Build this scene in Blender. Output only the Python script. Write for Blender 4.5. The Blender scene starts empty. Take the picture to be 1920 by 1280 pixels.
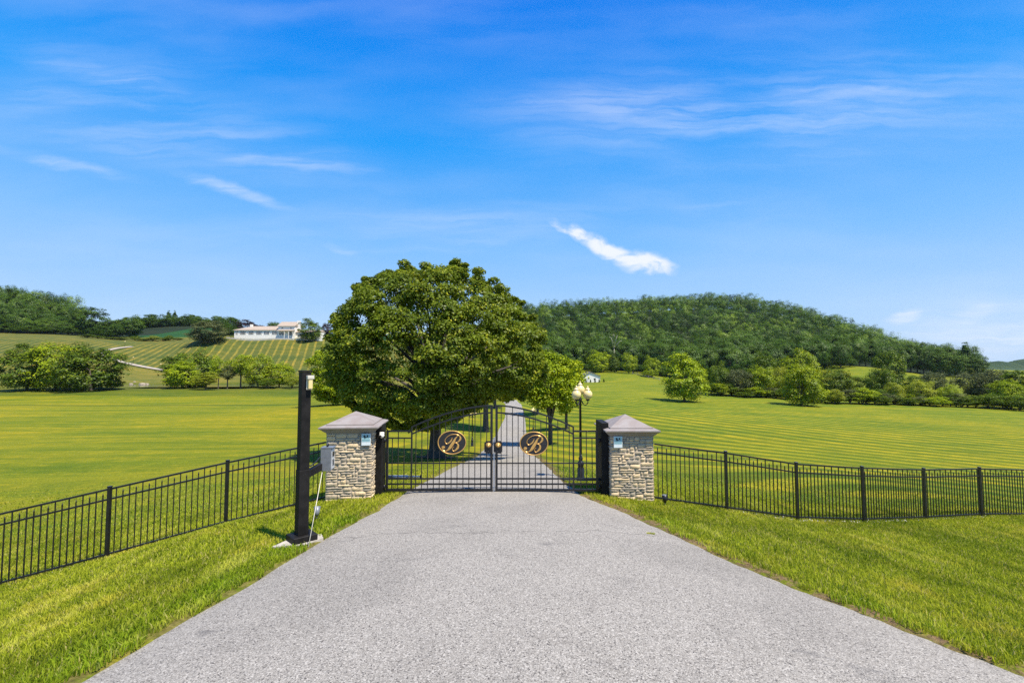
import bpy, bmesh, math, random
import numpy as np
from mathutils import Vector, Matrix
R = math.radians
random.seed(7)
rng = np.random.default_rng(11)
C = bpy.context.scene.collection
SC = bpy.context.scene

# ------------------------------------------------------------------ camera
FPX = 900.0                       # focal length in pixels of the 1920 px wide photograph
PITCH = math.atan(50 / 900)
EYE = 2.9
cd = bpy.data.cameras.new('camera')
cd.sensor_width = 36; cd.lens = 36 * FPX / 1920
cd.clip_start = 0.05; cd.clip_end = 9000
cam = bpy.data.objects.new('camera', cd); C.objects.link(cam)
cam.location = (0, 0, EYE); cam.rotation_euler = (math.pi / 2 + PITCH, 0, 0)
SC.camera = cam

def ray(px, py):
    a = (px - 960) / FPX; b = (640 - py) / FPX
    ct, st = math.cos(PITCH), math.sin(PITCH)
    return (a, ct - b * st, st + b * ct)
def P(px, py, D):
    d = ray(px, py); k = D / d[1]
    return Vector((d[0] * k, D, EYE + d[2] * k))
def PX(px, D, py=700): return P(px, py, D).x
def PZ(py, D): return P(960, py, D).z

# ------------------------------------------------------------------ light
SUN_EL, SUN_AZ = R(62), R(130)          # azimuth clockwise from +Y (the view direction)
sv = Vector((math.sin(SUN_AZ) * math.cos(SUN_EL), math.cos(SUN_AZ) * math.cos(SUN_EL), math.sin(SUN_EL)))
sd = bpy.data.lights.new('sun', 'SUN'); sd.energy = 5.0; sd.angle = R(0.53); sd.color = (1, .92, .80)
so = bpy.data.objects.new('sun', sd); C.objects.link(so)
so.rotation_euler = sv.to_track_quat('Z', 'Y').to_euler(); so.location = (20, -20, 40)
SC.view_settings.view_transform = 'Standard'; SC.view_settings.look = 'None'
SC.view_settings.gamma = 1; SC.view_settings.exposure = 0.62; SC.view_settings.use_curve_mapping = False
try:
    SC.cycles.max_bounces = 6; SC.cycles.transparent_max_bounces = 6
    SC.cycles.use_adaptive_sampling = True; SC.cycles.adaptive_threshold = 0.008; SC.cycles.use_denoising = False; SC.cycles.sample_clamp_indirect = 3.0
except Exception: pass

class NT:
    """tiny helper to write node trees"""
    def __init__(s, tree): s.t = tree; s.n = tree.nodes; s.l = tree.links
    def node(s, kind, **kw):
        nd = s.n.new(kind)
        for k, v in kw.items():
            if k.startswith('i_'): s.put(nd, k[2:].replace('_', ' '), v)
            elif k.startswith('n_'): s.put(nd, int(k[2:]), v)
            else: setattr(nd, k, v)
        return nd
    def put(s, nd, key, v):
        sock = nd.inputs[key]
        if isinstance(v, bpy.types.NodeSocket): s.l.new(v, sock)
        else: sock.default_value = v
    def math(s, op, a, b=0.0, c=None, clamp=False):
        nd = s.n.new('ShaderNodeMath'); nd.operation = op; nd.use_clamp = clamp
        s.put(nd, 0, a); s.put(nd, 1, b)
        if c is not None: s.put(nd, 2, c)
        return nd.outputs[0]
    def mix(s, f, a, b, mode='MIX', clamp=False):
        nd = s.n.new('ShaderNodeMix'); nd.data_type = 'RGBA'; nd.blend_type = mode
        if clamp: nd.clamp_result = True
        s.put(nd, 0, f); s.put(nd, 6, a if isinstance(a, bpy.types.NodeSocket) else (*a, 1)); s.put(nd, 7, b if isinstance(b, bpy.types.NodeSocket) else (*b, 1))
        return nd.outputs[2]
    def noise(s, vec, scale, detail=3, rough=.55, dist=0, col=False):
        nd = s.n.new('ShaderNodeTexNoise'); s.put(nd, 'Scale', scale); s.put(nd, 'Detail', detail); s.put(nd, 'Roughness', rough); s.put(nd, 'Distortion', dist)
        if vec is not None: s.put(nd, 'Vector', vec)
        return nd.outputs['Color' if col else 'Fac']
    def ramp(s, f, a, b, lo=0.0, hi=1.0):
        nd = s.n.new('ShaderNodeMapRange'); nd.clamp = True; nd.interpolation_type = 'SMOOTHSTEP'
        s.put(nd, 0, f); s.put(nd, 1, a); s.put(nd, 2, b); s.put(nd, 3, lo); s.put(nd, 4, hi)
        return nd.outputs[0]
    def scale(s, vec, xyz, rot=(0, 0, 0), loc=(0, 0, 0)):
        nd = s.n.new('ShaderNodeMapping'); s.put(nd, 0, vec); s.put(nd, 1, loc); s.put(nd, 2, rot); s.put(nd, 3, xyz)
        return nd.outputs[0]

# ------------------------------------------------------------------ world: Nishita sky with thin cirrus at infinity
W = bpy.data.worlds.new('World'); SC.world = W; W.use_nodes = True
w = NT(W.node_tree); w.n.clear()
sky = w.node('ShaderNodeTexSky', sky_type='NISHITA'); sky.sun_disc = False
sky.sun_elevation = SUN_EL; sky.sun_rotation = SUN_AZ; sky.altitude = 100; sky.air_density = 1.0; sky.dust_density = 0.6; sky.ozone_density = 3.0
tc = w.node('ShaderNodeTexCoord')
sep = w.node('ShaderNodeSeparateXYZ', n_0=tc.outputs['Generated'])
ay = w.math('MAXIMUM', w.math('ABSOLUTE', sep.outputs[1]), .02)
U = w.math('DIVIDE', sep.outputs[0], ay); V = w.math('DIVIDE', sep.outputs[2], ay)
uv = w.node('ShaderNodeCombineXYZ', n_0=U, n_1=V).outputs[0]
warp = w.noise(w.scale(uv, (3, 6, 1)), 2.0, 4, .6, col=True)
wv = w.node('ShaderNodeVectorMath', operation='MULTIPLY_ADD'); w.put(wv, 0, warp); w.put(wv, 1, (.06, .045, 0)); w.put(wv, 2, uv)
uvw = w.node('ShaderNodeVectorMath', operation='SUBTRACT', n_0=wv.outputs[0], n_1=(.03, .0225, 0)).outputs[0]
def sky_uv(px, py):
    d = ray(px, py); return d[0] / d[1], d[2] / d[1]
def streak(px0, py0, px1, py1, wid, vec, end=1.0):
    """soft elongated mask between two places in the sky; wid is the half width in radians"""
    u0, v0 = sky_uv(px0, py0); u1, v1 = sky_uv(px1, py1)
    L = math.hypot(u1 - u0, v1 - v0); a = math.atan2(v1 - v0, u1 - u0); cu, cv = (u0 + u1) / 2, (v0 + v1) / 2
    sb = w.node('ShaderNodeVectorMath', operation='SUBTRACT', n_0=vec, n_1=(cu, cv, 0)).outputs[0]
    rt = w.node('ShaderNodeVectorRotate', rotation_type='Z_AXIS', i_Vector=sb, i_Angle=-a).outputs[0]
    sc = w.node('ShaderNodeVectorMath', operation='MULTIPLY', n_0=rt, n_1=(2 / L, 1 / wid, 0)).outputs[0]
    ln = w.node('ShaderNodeVectorMath', operation='LENGTH', n_0=sc).outputs['Value']
    return w.ramp(ln, 1.0, 0.15 * end)
fib = w.noise(w.scale(uvw, (1.3, 10, 1), (0, 0, R(9))), 1.8, 5, .5, .2)
fib2 = w.noise(w.scale(uvw, (1.5, 8, 1), (0, 0, R(-4))), 1.5, 5, .5, .2)
fib3 = w.noise(w.scale(uvw, (1.2, 16, 1), (0, 0, R(12))), 4.5, 7, .6, .5)
broad = w.noise(w.scale(uv, (.8, 2.2, 1), (0, 0, R(8))), 1.6, 4, .5)
veil = w.math('MULTIPLY', w.ramp(fib2, .30, .75), w.ramp(broad, .30, .62))
veil = w.math('MULTIPLY', veil, .11)
def add(a, b): return w.math('ADD', a, b)
for (x0, y0, x1, y1, wd, amp) in ((-120, 262, 320, 350, .022, .7), (300, 318, 580, 400, .017, .85), (300, 285, 800, 332, .020, .6), (-50, 90, 420, 190, .03, .35), (-200, 150, 800, 330, .12, .55), (200, 440, 1500, 400, .06, .4),
                                  (590, 452, 690, 478, .012, .5), (700, 240, 2150, 170, .17, .55), (900, 180, 1550, 215, .06, .35), (600, 470, 1100, 450, .022, .3),
                                  (-100, 60, 560, 200, .06, .2), (1640, 604, 1745, 582, .020, 1.5), (1770, 604, 1885, 570, .022, 1.3), (1300, 250, 1980, 120, .07, .25),
                                  (1560, 650, 2200, 600, .10, .95), (1220, 385, 1420, 380, .01, .22)):
    m = streak(x0, y0, x1, y1, wd, uvw)
    veil = add(veil, w.math('MULTIPLY', w.math('MULTIPLY', m, amp * .42), w.math('MULTIPLY', w.ramp(fib, .30, .68, .12, 1), w.ramp(fib3, .3, .62, .45, 1.1))))
puffn = w.noise(w.scale(uvw, (1, 1.6, 1)), 15, 7, .6, .3)
p1 = streak(995, 400, 1150, 470, .024, uvw); p2 = streak(1050, 425, 1262, 520, .034, uvw); p3 = streak(1150, 470, 1290, 512, .032, uvw)
puff = w.math('MAXIMUM', w.math('MULTIPLY', p1, .85), w.math('MAXIMUM', p2, p3))
puff = w.ramp(w.math('MULTIPLY', puff, w.ramp(puffn, .3, .62, .35, 1.35)), .08, 1.15)
cover = w.math('MAXIMUM', w.math('MULTIPLY', veil, 1.0, clamp=True), w.math('MULTIPLY', puff, .97))
fwd = w.ramp(sep.outputs[1], .02, .12)
cover = w.math('MULTIPLY', cover, fwd)
elev = w.node('ShaderNodeValToRGB'); w.put(elev, 0, w.math('MULTIPLY', sep.outputs[2], 1.0, clamp=True))
cr_ = elev.color_ramp; cr_.elements[0].position = 0; cr_.elements[0].color = (3.7, 5.0, 6.9, 1); cr_.elements[1].position = .66; cr_.elements[1].color = (.0, 1.35, 6.1, 1)
for p_, c_ in ((.10, (3.0, 4.7, 7.0)), (.24, (1.5, 3.75, 7.1)), (.42, (.12, 2.5, 6.9))):
    e_ = cr_.elements.new(p_); e_.color = (*c_, 1)
hs = w.node('ShaderNodeHueSaturation', i_Hue=.504, i_Saturation=1.35, i_Value=1.0, i_Color=sky.outputs[0])
skyc = w.mix(.93, hs.outputs[0], elev.outputs[0])
cloudc = w.mix(cover, skyc, (6.3, 6.6, 7.3))
bg = w.node('ShaderNodeBackground', i_Color=cloudc, i_Strength=.095)
wo = w.node('ShaderNodeOutputWorld'); w.l.new(bg.outputs[0], wo.inputs[0])

# ------------------------------------------------------------------ materials
MATS = {}
def mat(name):
    m = bpy.data.materials.new(name); m.use_nodes = True; MATS[name] = m
    t = NT(m.node_tree); return m, t, t.n['Principled BSDF']
def simple(name, col, rough=.6, metal=0.0, var=.12, scale=14.0, bump=0.0, spec=.5):
    m, t, b = mat(name)
    o = t.node('ShaderNodeTexCoord').outputs['Object']
    n = t.noise(o, scale, 5)
    c = t.mix(t.ramp(n, .3, .7), tuple(max(0, v * (1 - var)) for v in col), tuple(min(1, v * (1 + var)) for v in col))
    t.put(b, 'Base Color', c); t.put(b, 'Roughness', t.ramp(n, .2, .8, max(0, rough - .08), min(1, rough + .08))); t.put(b, 'Metallic', metal); t.put(b, 'Specular IOR Level', spec)
    if bump:
        bp = t.node('ShaderNodeBump', i_Height=n, i_Strength=bump, i_Distance=.01); t.l.new(bp.outputs[0], b.inputs['Normal'])
    return m
black_metal = simple('black_metal', (.012, .012, .013), .38, 0, .3, 9)
black_wood = simple('black_wood', (.014, .013, .012), .6, 0, .35, 6, .4, .15)
dark_plate = simple('dark_plate', (.02, .018, .018), .5, 0, .2)
gold = simple('gold', (.62, .36, .10), .35, .35, .1)
steel = simple('steel', (.60, .61, .60), .35, .15, .12)
blue_tube = simple('blue_tube', (.10, .17, .28), .35, .4, .12)
grey_box = simple('grey_box', (.20, .215, .225), .45, .3, .1)
white_paint = simple('white_paint', (.86, .82, .73), .5, 0, .05, 3)
cream_plastic = simple('cream_plastic', (.62, .58, .46), .4, 0, .06)
concrete = simple('concrete', (.42, .38, .31), .85, 0, .15, 12, .4)
cap_stone = None
rock_m = simple('rock', (.36, .30, .22), .9, 0, .25, 3, .5)
roof_m = simple('roof_tile', (.37, .295, .215), .8, 0, .12, 2)
barn_roof_m = simple('barn_roof', (.16, .14, .13), .7, 0, .12, 2)
win_m = simple('window_glass', (.05, .06, .07), .12, 0, .3, 1.5)
deck_wood = simple('deck_wood', (.25, .16, .09), .7, 0, .2)
rail_grey = simple('old_rail', (.25, .21, .17), .8, 0, .2)
mulch = simple('mulch', (.045, .028, .018), .95, 0, .4, 18, .8)

def m_capstone():
    m, t, b = mat('cap_stone')
    o = t.node('ShaderNodeTexCoord').outputs['Object']
    n = t.noise(o, 2.6, 6, .65, .6); n2 = t.noise(o, 60, 3)
    c = t.mix(t.ramp(n, .35, .68), (.285, .255, .228), (.235, .19, .16))
    c = t.mix(t.math('MULTIPLY', t.ramp(n2, .5, .75), .35), c, (.38, .36, .34))
    t.put(b, 'Base Color', c); t.put(b, 'Roughness', .8)
    bp = t.node('ShaderNodeBump', i_Height=n2, i_Strength=.25, i_Distance=.005); t.l.new(bp.outputs[0], b.inputs['Normal'])
    return m
cap_stone = m_capstone()
def m_stone():
    m, t, b = mat('rubble_stone')
    o = t.node('ShaderNodeTexCoord').outputs['Object']
    a = t.node('ShaderNodeAttribute', attribute_name='rnd').outputs['Fac']
    c = t.mix(t.ramp(a, .0, .5), (.34, .285, .205), (.52, .415, .265)); c = t.mix(t.ramp(a, .5, 1), c, (.70, .52, .29))
    n = t.noise(o, 16, 6, .65, .5); n2 = t.noise(o, 55, 4, .7)
    c = t.mix(t.math('MULTIPLY', t.ramp(n, .52, .72), .6), c, (.27, .20, .14))
    c = t.mix(t.math('MULTIPLY', t.ramp(n2, .5, .7), .45), c, (.62, .55, .42))
    stone_mask = t.ramp(a, -.5, -.4)   # parts stone from mortar colour; mortar carries a negative value
    c = t.mix(stone_mask, (.27, .225, .17), c)
    t.put(b, 'Base Color', c); t.put(b, 'Roughness', .9)
    h = t.math('ADD', t.math('MULTIPLY', n, .9), t.math('MULTIPLY', n2, .5))
    bp = t.node('ShaderNodeBump', i_Height=h, i_Strength=.65, i_Distance=.025); t.l.new(bp.outputs[0], b.inputs['Normal'])
    return m
stone_m = m_stone()
def m_globe():
    m, t, b = mat('cream_globe')
    t.put(b, 'Base Color', (.74, .60, .27, 1)); t.put(b, 'Roughness', .22); t.put(b, 'Subsurface Weight', .25); t.put(b, 'Subsurface Radius', (.1, .08, .04))
    o = t.node('ShaderNodeTexCoord').outputs['Object']
    bp = t.node('ShaderNodeBump', i_Height=t.noise(o, 18, 1), i_Strength=.12, i_Distance=.01); t.l.new(bp.outputs[0], b.inputs['Normal'])
    return m
globe_m = m_globe()
def m_leaf(name, dark, light, young, trans=.38, nscale=.35):
    """leaf material: colour varies per leaf (rnd), per tree (tint, object random) and in soft patches"""
    m = bpy.data.materials.new(name); m.use_nodes = True; t = NT(m.node_tree); t.n.clear()
    a = t.node('ShaderNodeAttribute', attribute_name='rnd').outputs['Fac']
    ti = t.node('ShaderNodeAttribute', attribute_name='tint').outputs['Fac']
    oi = t.node('ShaderNodeObjectInfo').outputs['Random']
    g = t.node('ShaderNodeNewGeometry').outputs['Position']
    n = t.noise(g, nscale, 3)
    f = t.math('ADD', t.math('MULTIPLY', a, .55), t.math('MULTIPLY', t.ramp(n, .3, .7), .45))
    c = t.mix(f, dark, light)
    c = t.mix(t.math('MULTIPLY', t.ramp(t.math('ADD', a, t.math('MULTIPLY', n, .5)), .95, 1.25), .8), c, young)
    c = t.mix(t.math('MULTIPLY', t.ramp(ti, .7, 1.0), .55), c, young)
    k = t.math('ADD', t.math('ADD', t.math('MULTIPLY', ti, 1.0), .45), t.math('MULTIPLY', oi, .26))
    br = t.node('ShaderNodeVectorMath', operation='SCALE', n_0=c); t.put(br, 'Scale', k)
    d = t.node('ShaderNodeBsdfDiffuse', i_Color=br.outputs[0]); tr = t.node('ShaderNodeBsdfTranslucent', i_Color=br.outputs[0])
    gl = t.node('ShaderNodeBsdfGlossy', i_Roughness=.45, i_Color=(.6, .6, .6, 1))
    m1 = t.node('ShaderNodeMixShader', n_0=trans, n_1=d.outputs[0], n_2=tr.outputs[0])
    m2 = t.node('ShaderNodeMixShader', n_0=.025, n_1=m1.outputs[0], n_2=gl.outputs[0])
    o = t.node('ShaderNodeOutputMaterial'); t.l.new(m2.outputs[0], o.inputs[0])
    return m
leaf_hero = m_leaf('leaf_maple', (.048, .080, .006), (.20, .255, .012), (.40, .38, .018), .33, .9)
leaf_bright = m_leaf('leaf_bright', (.095, .155, .004), (.33, .40, .008), (.48, .48, .010), .22, .5)
leaf_yellow = m_leaf('leaf_yellow', (.17, .21, .014), (.34, .37, .022), (.45, .44, .03), .42, .5)
leaf_wood = m_leaf('leaf_wood', (.020, .054, .006), (.085, .150, .012), (.15, .20, .014), .10, .05)
leaf_dark = m_leaf('leaf_dark', (.032, .068, .005), (.130, .190, .008), (.23, .27, .012), .2, .3)
leaf_olive = m_leaf('leaf_olive', (.07, .092, .028), (.16, .18, .06), (.22, .23, .085), .3, .3)
leaf_purple = m_leaf('leaf_purple', (.022, .012, .014), (.05, .025, .028), (.07, .035, .03), .2, .3)
leaf_far = m_leaf('leaf_far', (.03, .06, .02), (.07, .11, .03), (.09, .13, .03), .25, .02)
bark = simple('bark', (.075, .062, .05), .9, 0, .35, 8, .8)
pale_bark = simple('pale_bark', (.36, .33, .28), .9, 0, .3, 2, .5)

def m_blade():
    m = bpy.data.materials.new('grass_blade'); m.use_nodes = True; t = NT(m.node_tree); t.n.clear()
    a = t.node('ShaderNodeAttribute', attribute_name='rnd').outputs['Fac']
    e = t.node('ShaderNodeAttribute', attribute_name='lush').outputs['Fac']
    g = t.node('ShaderNodeNewGeometry').outputs['Position']
    n = t.noise(g, 1.1, 5, .62); n2 = t.noise(t.scale(g, (1, 1, 1), loc=(7, 3, 0)), .45, 4, .55)
    c = t.mix(a, (.25, .295, .018), (.50, .54, .04))
    c = t.mix(t.math('MULTIPLY', t.ramp(n, .5, .66), .75), c, (.56, .50, .055))
    c = t.mix(t.math('MULTIPLY', t.ramp(n2, .5, .62), .5), c, (.11, .175, .012))
    n5 = t.noise(t.scale(g, (2.6, .42, 1), (0, 0, R(-28))), 1.0, 5, .6)
    c = t.mix(t.math('MULTIPLY', t.ramp(n5, .5, .62), .6), c, (.15, .21, .013))
    c = t.mix(t.math('MULTIPLY', t.ramp(n5, .44, .36), .5), c, (.62, .60, .10))
    c = t.mix(t.math('MULTIPLY', t.ramp(a, .90, .93), .8), c, (.5, .42, .16))
    c = t.mix(e, c, (.22, .39, .014))
    d = t.node('ShaderNodeBsdfDiffuse', i_Color=c); tr = t.node('ShaderNodeBsdfTranslucent', i_Color=c)
    m1 = t.node('ShaderNodeMixShader', n_0=.4, n_1=d.outputs[0], n_2=tr.outputs[0])
    o = t.node('ShaderNodeOutputMaterial'); t.l.new(m1.outputs[0], o.inputs[0]); return m
blade_m = m_blade()

def m_ground():
    m, t, b = mat('lawn')
    g = t.node('ShaderNodeNewGeometry').outputs['Position']
    col = t.node('ShaderNodeAttribute', attribute_name='lawncol').outputs['Color']
    ph = t.node('ShaderNodeAttribute', attribute_name='phase').outputs['Fac']
    am = t.node('ShaderNodeAttribute', attribute_name='amp').outputs['Fac']
    thin = t.node('ShaderNodeAttribute', attribute_name='thin').outputs['Fac']
    edge = t.node('ShaderNodeAttribute', attribute_name='edge').outputs['Fac']
    nb = t.noise(g, .055, 6, .6, .4); nm = t.noise(g, .9, 6, .62); nf = t.noise(g, 14, 5, .7); nx = t.noise(t.scale(g, (.12, 1.0, .3)), .55, 6, .62, .6)
    ph2 = t.math('ADD', ph, t.math('MULTIPLY', t.math('SUBTRACT', t.noise(g, .12, 3), .5), 1.6))
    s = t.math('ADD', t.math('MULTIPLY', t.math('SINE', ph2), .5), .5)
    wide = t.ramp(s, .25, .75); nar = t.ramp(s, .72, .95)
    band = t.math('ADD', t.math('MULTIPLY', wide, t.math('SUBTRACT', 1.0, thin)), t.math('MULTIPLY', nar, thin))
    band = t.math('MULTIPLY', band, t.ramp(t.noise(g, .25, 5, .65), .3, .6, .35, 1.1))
    pale_stripe = t.mix(1.0, col, (1.40, 1.27, 1.2), 'MULTIPLY'); drk = t.mix(1.0, col, (.48, .66, .75), 'MULTIPLY')  # pale and dark grass colours of the mown stripes
    c = t.mix(t.math('MULTIPLY', am, 1.0), col, t.mix(band, drk, pale_stripe))
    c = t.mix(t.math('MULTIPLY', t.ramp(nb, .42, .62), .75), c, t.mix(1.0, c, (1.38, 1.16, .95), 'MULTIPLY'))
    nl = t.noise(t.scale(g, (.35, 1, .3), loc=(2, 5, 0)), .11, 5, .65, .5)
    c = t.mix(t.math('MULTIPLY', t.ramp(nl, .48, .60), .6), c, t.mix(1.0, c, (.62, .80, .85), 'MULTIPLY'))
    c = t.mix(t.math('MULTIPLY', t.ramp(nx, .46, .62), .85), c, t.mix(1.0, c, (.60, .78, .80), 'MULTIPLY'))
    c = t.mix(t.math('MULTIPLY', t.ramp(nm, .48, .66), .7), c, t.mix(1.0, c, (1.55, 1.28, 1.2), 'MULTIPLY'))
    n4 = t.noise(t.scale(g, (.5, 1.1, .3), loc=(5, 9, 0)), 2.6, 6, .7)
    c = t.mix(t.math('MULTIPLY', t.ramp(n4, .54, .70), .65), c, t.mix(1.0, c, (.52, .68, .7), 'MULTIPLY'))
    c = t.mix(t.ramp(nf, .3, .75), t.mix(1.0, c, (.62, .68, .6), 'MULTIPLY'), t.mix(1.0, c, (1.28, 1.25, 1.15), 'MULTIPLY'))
    dirt = t.math('MULTIPLY', edge, t.ramp(t.noise(g, 5, 5, .65), .38, .52))
    c = t.mix(dirt, c, t.mix(t.ramp(nf, .3, .7), (.10, .06, .03), (.24, .16, .085)))
    t.put(b, 'Base Color', c); t.put(b, 'Roughness', .95); t.put(b, 'Specular IOR Level', .12)
    bp = t.node('ShaderNodeBump', i_Height=t.math('ADD', nf, t.math('MULTIPLY', nm, .6)), i_Strength=.75, i_Distance=.06); t.l.new(bp.outputs[0], b.inputs['Normal'])
    return m
lawn_m = m_ground()
def m_asphalt():
    m, t, b = mat('chip_asphalt')
    g = t.node('ShaderNodeNewGeometry').outputs['Position']
    v = t.node('ShaderNodeTexVoronoi', i_Vector=g, i_Scale=165.0)
    cs = t.node('ShaderNodeSeparateXYZ', n_0=v.outputs['Color']).outputs[0]
    v2 = t.node('ShaderNodeTexVoronoi', i_Vector=g, i_Scale=95.0)
    cs2 = t.node('ShaderNodeSeparateXYZ', n_0=v2.outputs['Color']).outputs[1]
    nb = t.noise(g, .5, 6, .6, .5); nm = t.noise(g, 2.2, 6, .65, .4); nf = t.noise(g, 30, 5, .75)
    stone = t.mix(t.ramp(cs, .1, .95), (.185, .168, .138), (.375, .345, .288))
    stone = t.mix(t.math('MULTIPLY', t.ramp(cs2, .82, .9), .6), stone, (.57, .53, .45))
    stone = t.mix(t.math('MULTIPLY', t.ramp(cs2, .14, .06), .8), stone, (.035, .03, .03))
    stone = t.mix(t.math('MULTIPLY', t.ramp(nf, .4, .7), .35), stone, (.33, .315, .275))
    c = t.mix(t.math('MULTIPLY', t.ramp(nb, .44, .66), .6), stone, t.mix(1.0, stone, (.78, .78, .785), 'MULTIPLY'))
    c = t.mix(t.math('MULTIPLY', t.ramp(nm, .56, .72), .35), c, t.mix(1.0, c, (.75, .74, .74), 'MULTIPLY'))
    sp = t.node('ShaderNodeSeparateXYZ', n_0=g)
    # wavy crack across the apron near the gate
    cr = t.noise(t.scale(g, (1, .02, 1)), 1.3, 6, .65)
    dy = t.math('SUBTRACT', sp.outputs[1], t.math('ADD', 7.55, t.math('MULTIPLY', t.math('SUBTRACT', cr, .5), .9)))
    ck = t.math('MULTIPLY', t.ramp(t.math('ABSOLUTE', dy), .022, .006), t.ramp(t.noise(g, 3, 4, .7), .38, .55))
    c = t.mix(t.math('MULTIPLY', ck, .65), c, (.05, .045, .04))
    st = t.ramp(t.noise(t.scale(g, (.55, 1.6, 1), loc=(3, 1, 0)), 1.1, 5, .6, 1.0), .62, .74)
    c = t.mix(t.math('MULTIPLY', st, .5), c, (.10, .095, .09))
    t.put(b, 'Base Color', c); t.put(b, 'Roughness', .9); t.put(b, 'Specular IOR Level', .2)
    bp = t.node('ShaderNodeBump', i_Height=v.outputs['Distance'], i_Strength=.5, i_Distance=.006); t.l.new(bp.outputs[0], b.inputs['Normal'])
    return m
asphalt_m = m_asphalt()
def m_water():
    m, t, b = mat('pond_water')
    g = t.node('ShaderNodeNewGeometry').outputs['Position']
    t.put(b, 'Base Color', (.025, .05, .035, 1)); t.put(b, 'Roughness', .08)
    bp = t.node('ShaderNodeBump', i_Height=t.noise(g, 1.2, 3), i_Strength=.08, i_Distance=.1); t.l.new(bp.outputs[0], b.inputs['Normal'])
    return m
water_m = m_water()

# ------------------------------------------------------------------ object helpers
def tag(o, label=None, cat=None, group=None, kind=None):
    if label: o['label'] = label
    if cat: o['category'] = cat
    if group: o['group'] = group
    if kind: o['kind'] = kind
    return o
def empty(name, loc=(0, 0, 0), rz=0.0, label=None, cat=None, group=None):
    o = bpy.data.objects.new(name, None); C.objects.link(o); o.location = loc; o.rotation_euler = (0, 0, rz); o.empty_display_size = .2
    return tag(o, label, cat, group)
def link(name, me, m=None, parent=None, loc=None):
    o = bpy.data.objects.new(name, me); C.objects.link(o)
    if m is not None and not me.materials: me.materials.append(m)
    if parent is not None: o.parent = parent
    if loc is not None: o.location = loc
    return o
def copy_tree(o, parent=None):
    c = o.copy(); C.objects.link(c); c.parent = parent
    for ch in list(o.children): copy_tree(ch, c)
    return c
def np_mesh(name, verts, faces, attrs=None, smooth=False):
    """verts (n,3), faces (m,k) with the same k; attrs: name -> (n,) or (n,3) on points"""
    me = bpy.data.meshes.new(name); verts = np.ascontiguousarray(verts, np.float32); faces = np.ascontiguousarray(faces, np.int32)
    n, (m, k) = len(verts), faces.shape
    me.vertices.add(n); me.vertices.foreach_set('co', verts.ravel())
    me.loops.add(m * k); me.loops.foreach_set('vertex_index', faces.ravel())
    me.polygons.add(m); me.polygons.foreach_set('loop_start', np.arange(0, m * k, k, dtype=np.int32)); me.polygons.foreach_set('loop_total', np.full(m, k, np.int32))
    if smooth: me.polygons.foreach_set('use_smooth', np.ones(m, bool))
    for nm, a in (attrs or {}).items():
        a = np.asarray(a, np.float32)
        if a.ndim == 1: at = me.attributes.new(nm, 'FLOAT', 'POINT'); at.data.foreach_set('value', a)
        else: at = me.attributes.new(nm, 'FLOAT_COLOR', 'POINT'); at.data.foreach_set('color', np.c_[a, np.ones(n)].astype(np.float32).ravel())
    me.update(calc_edges=True); return me
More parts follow.
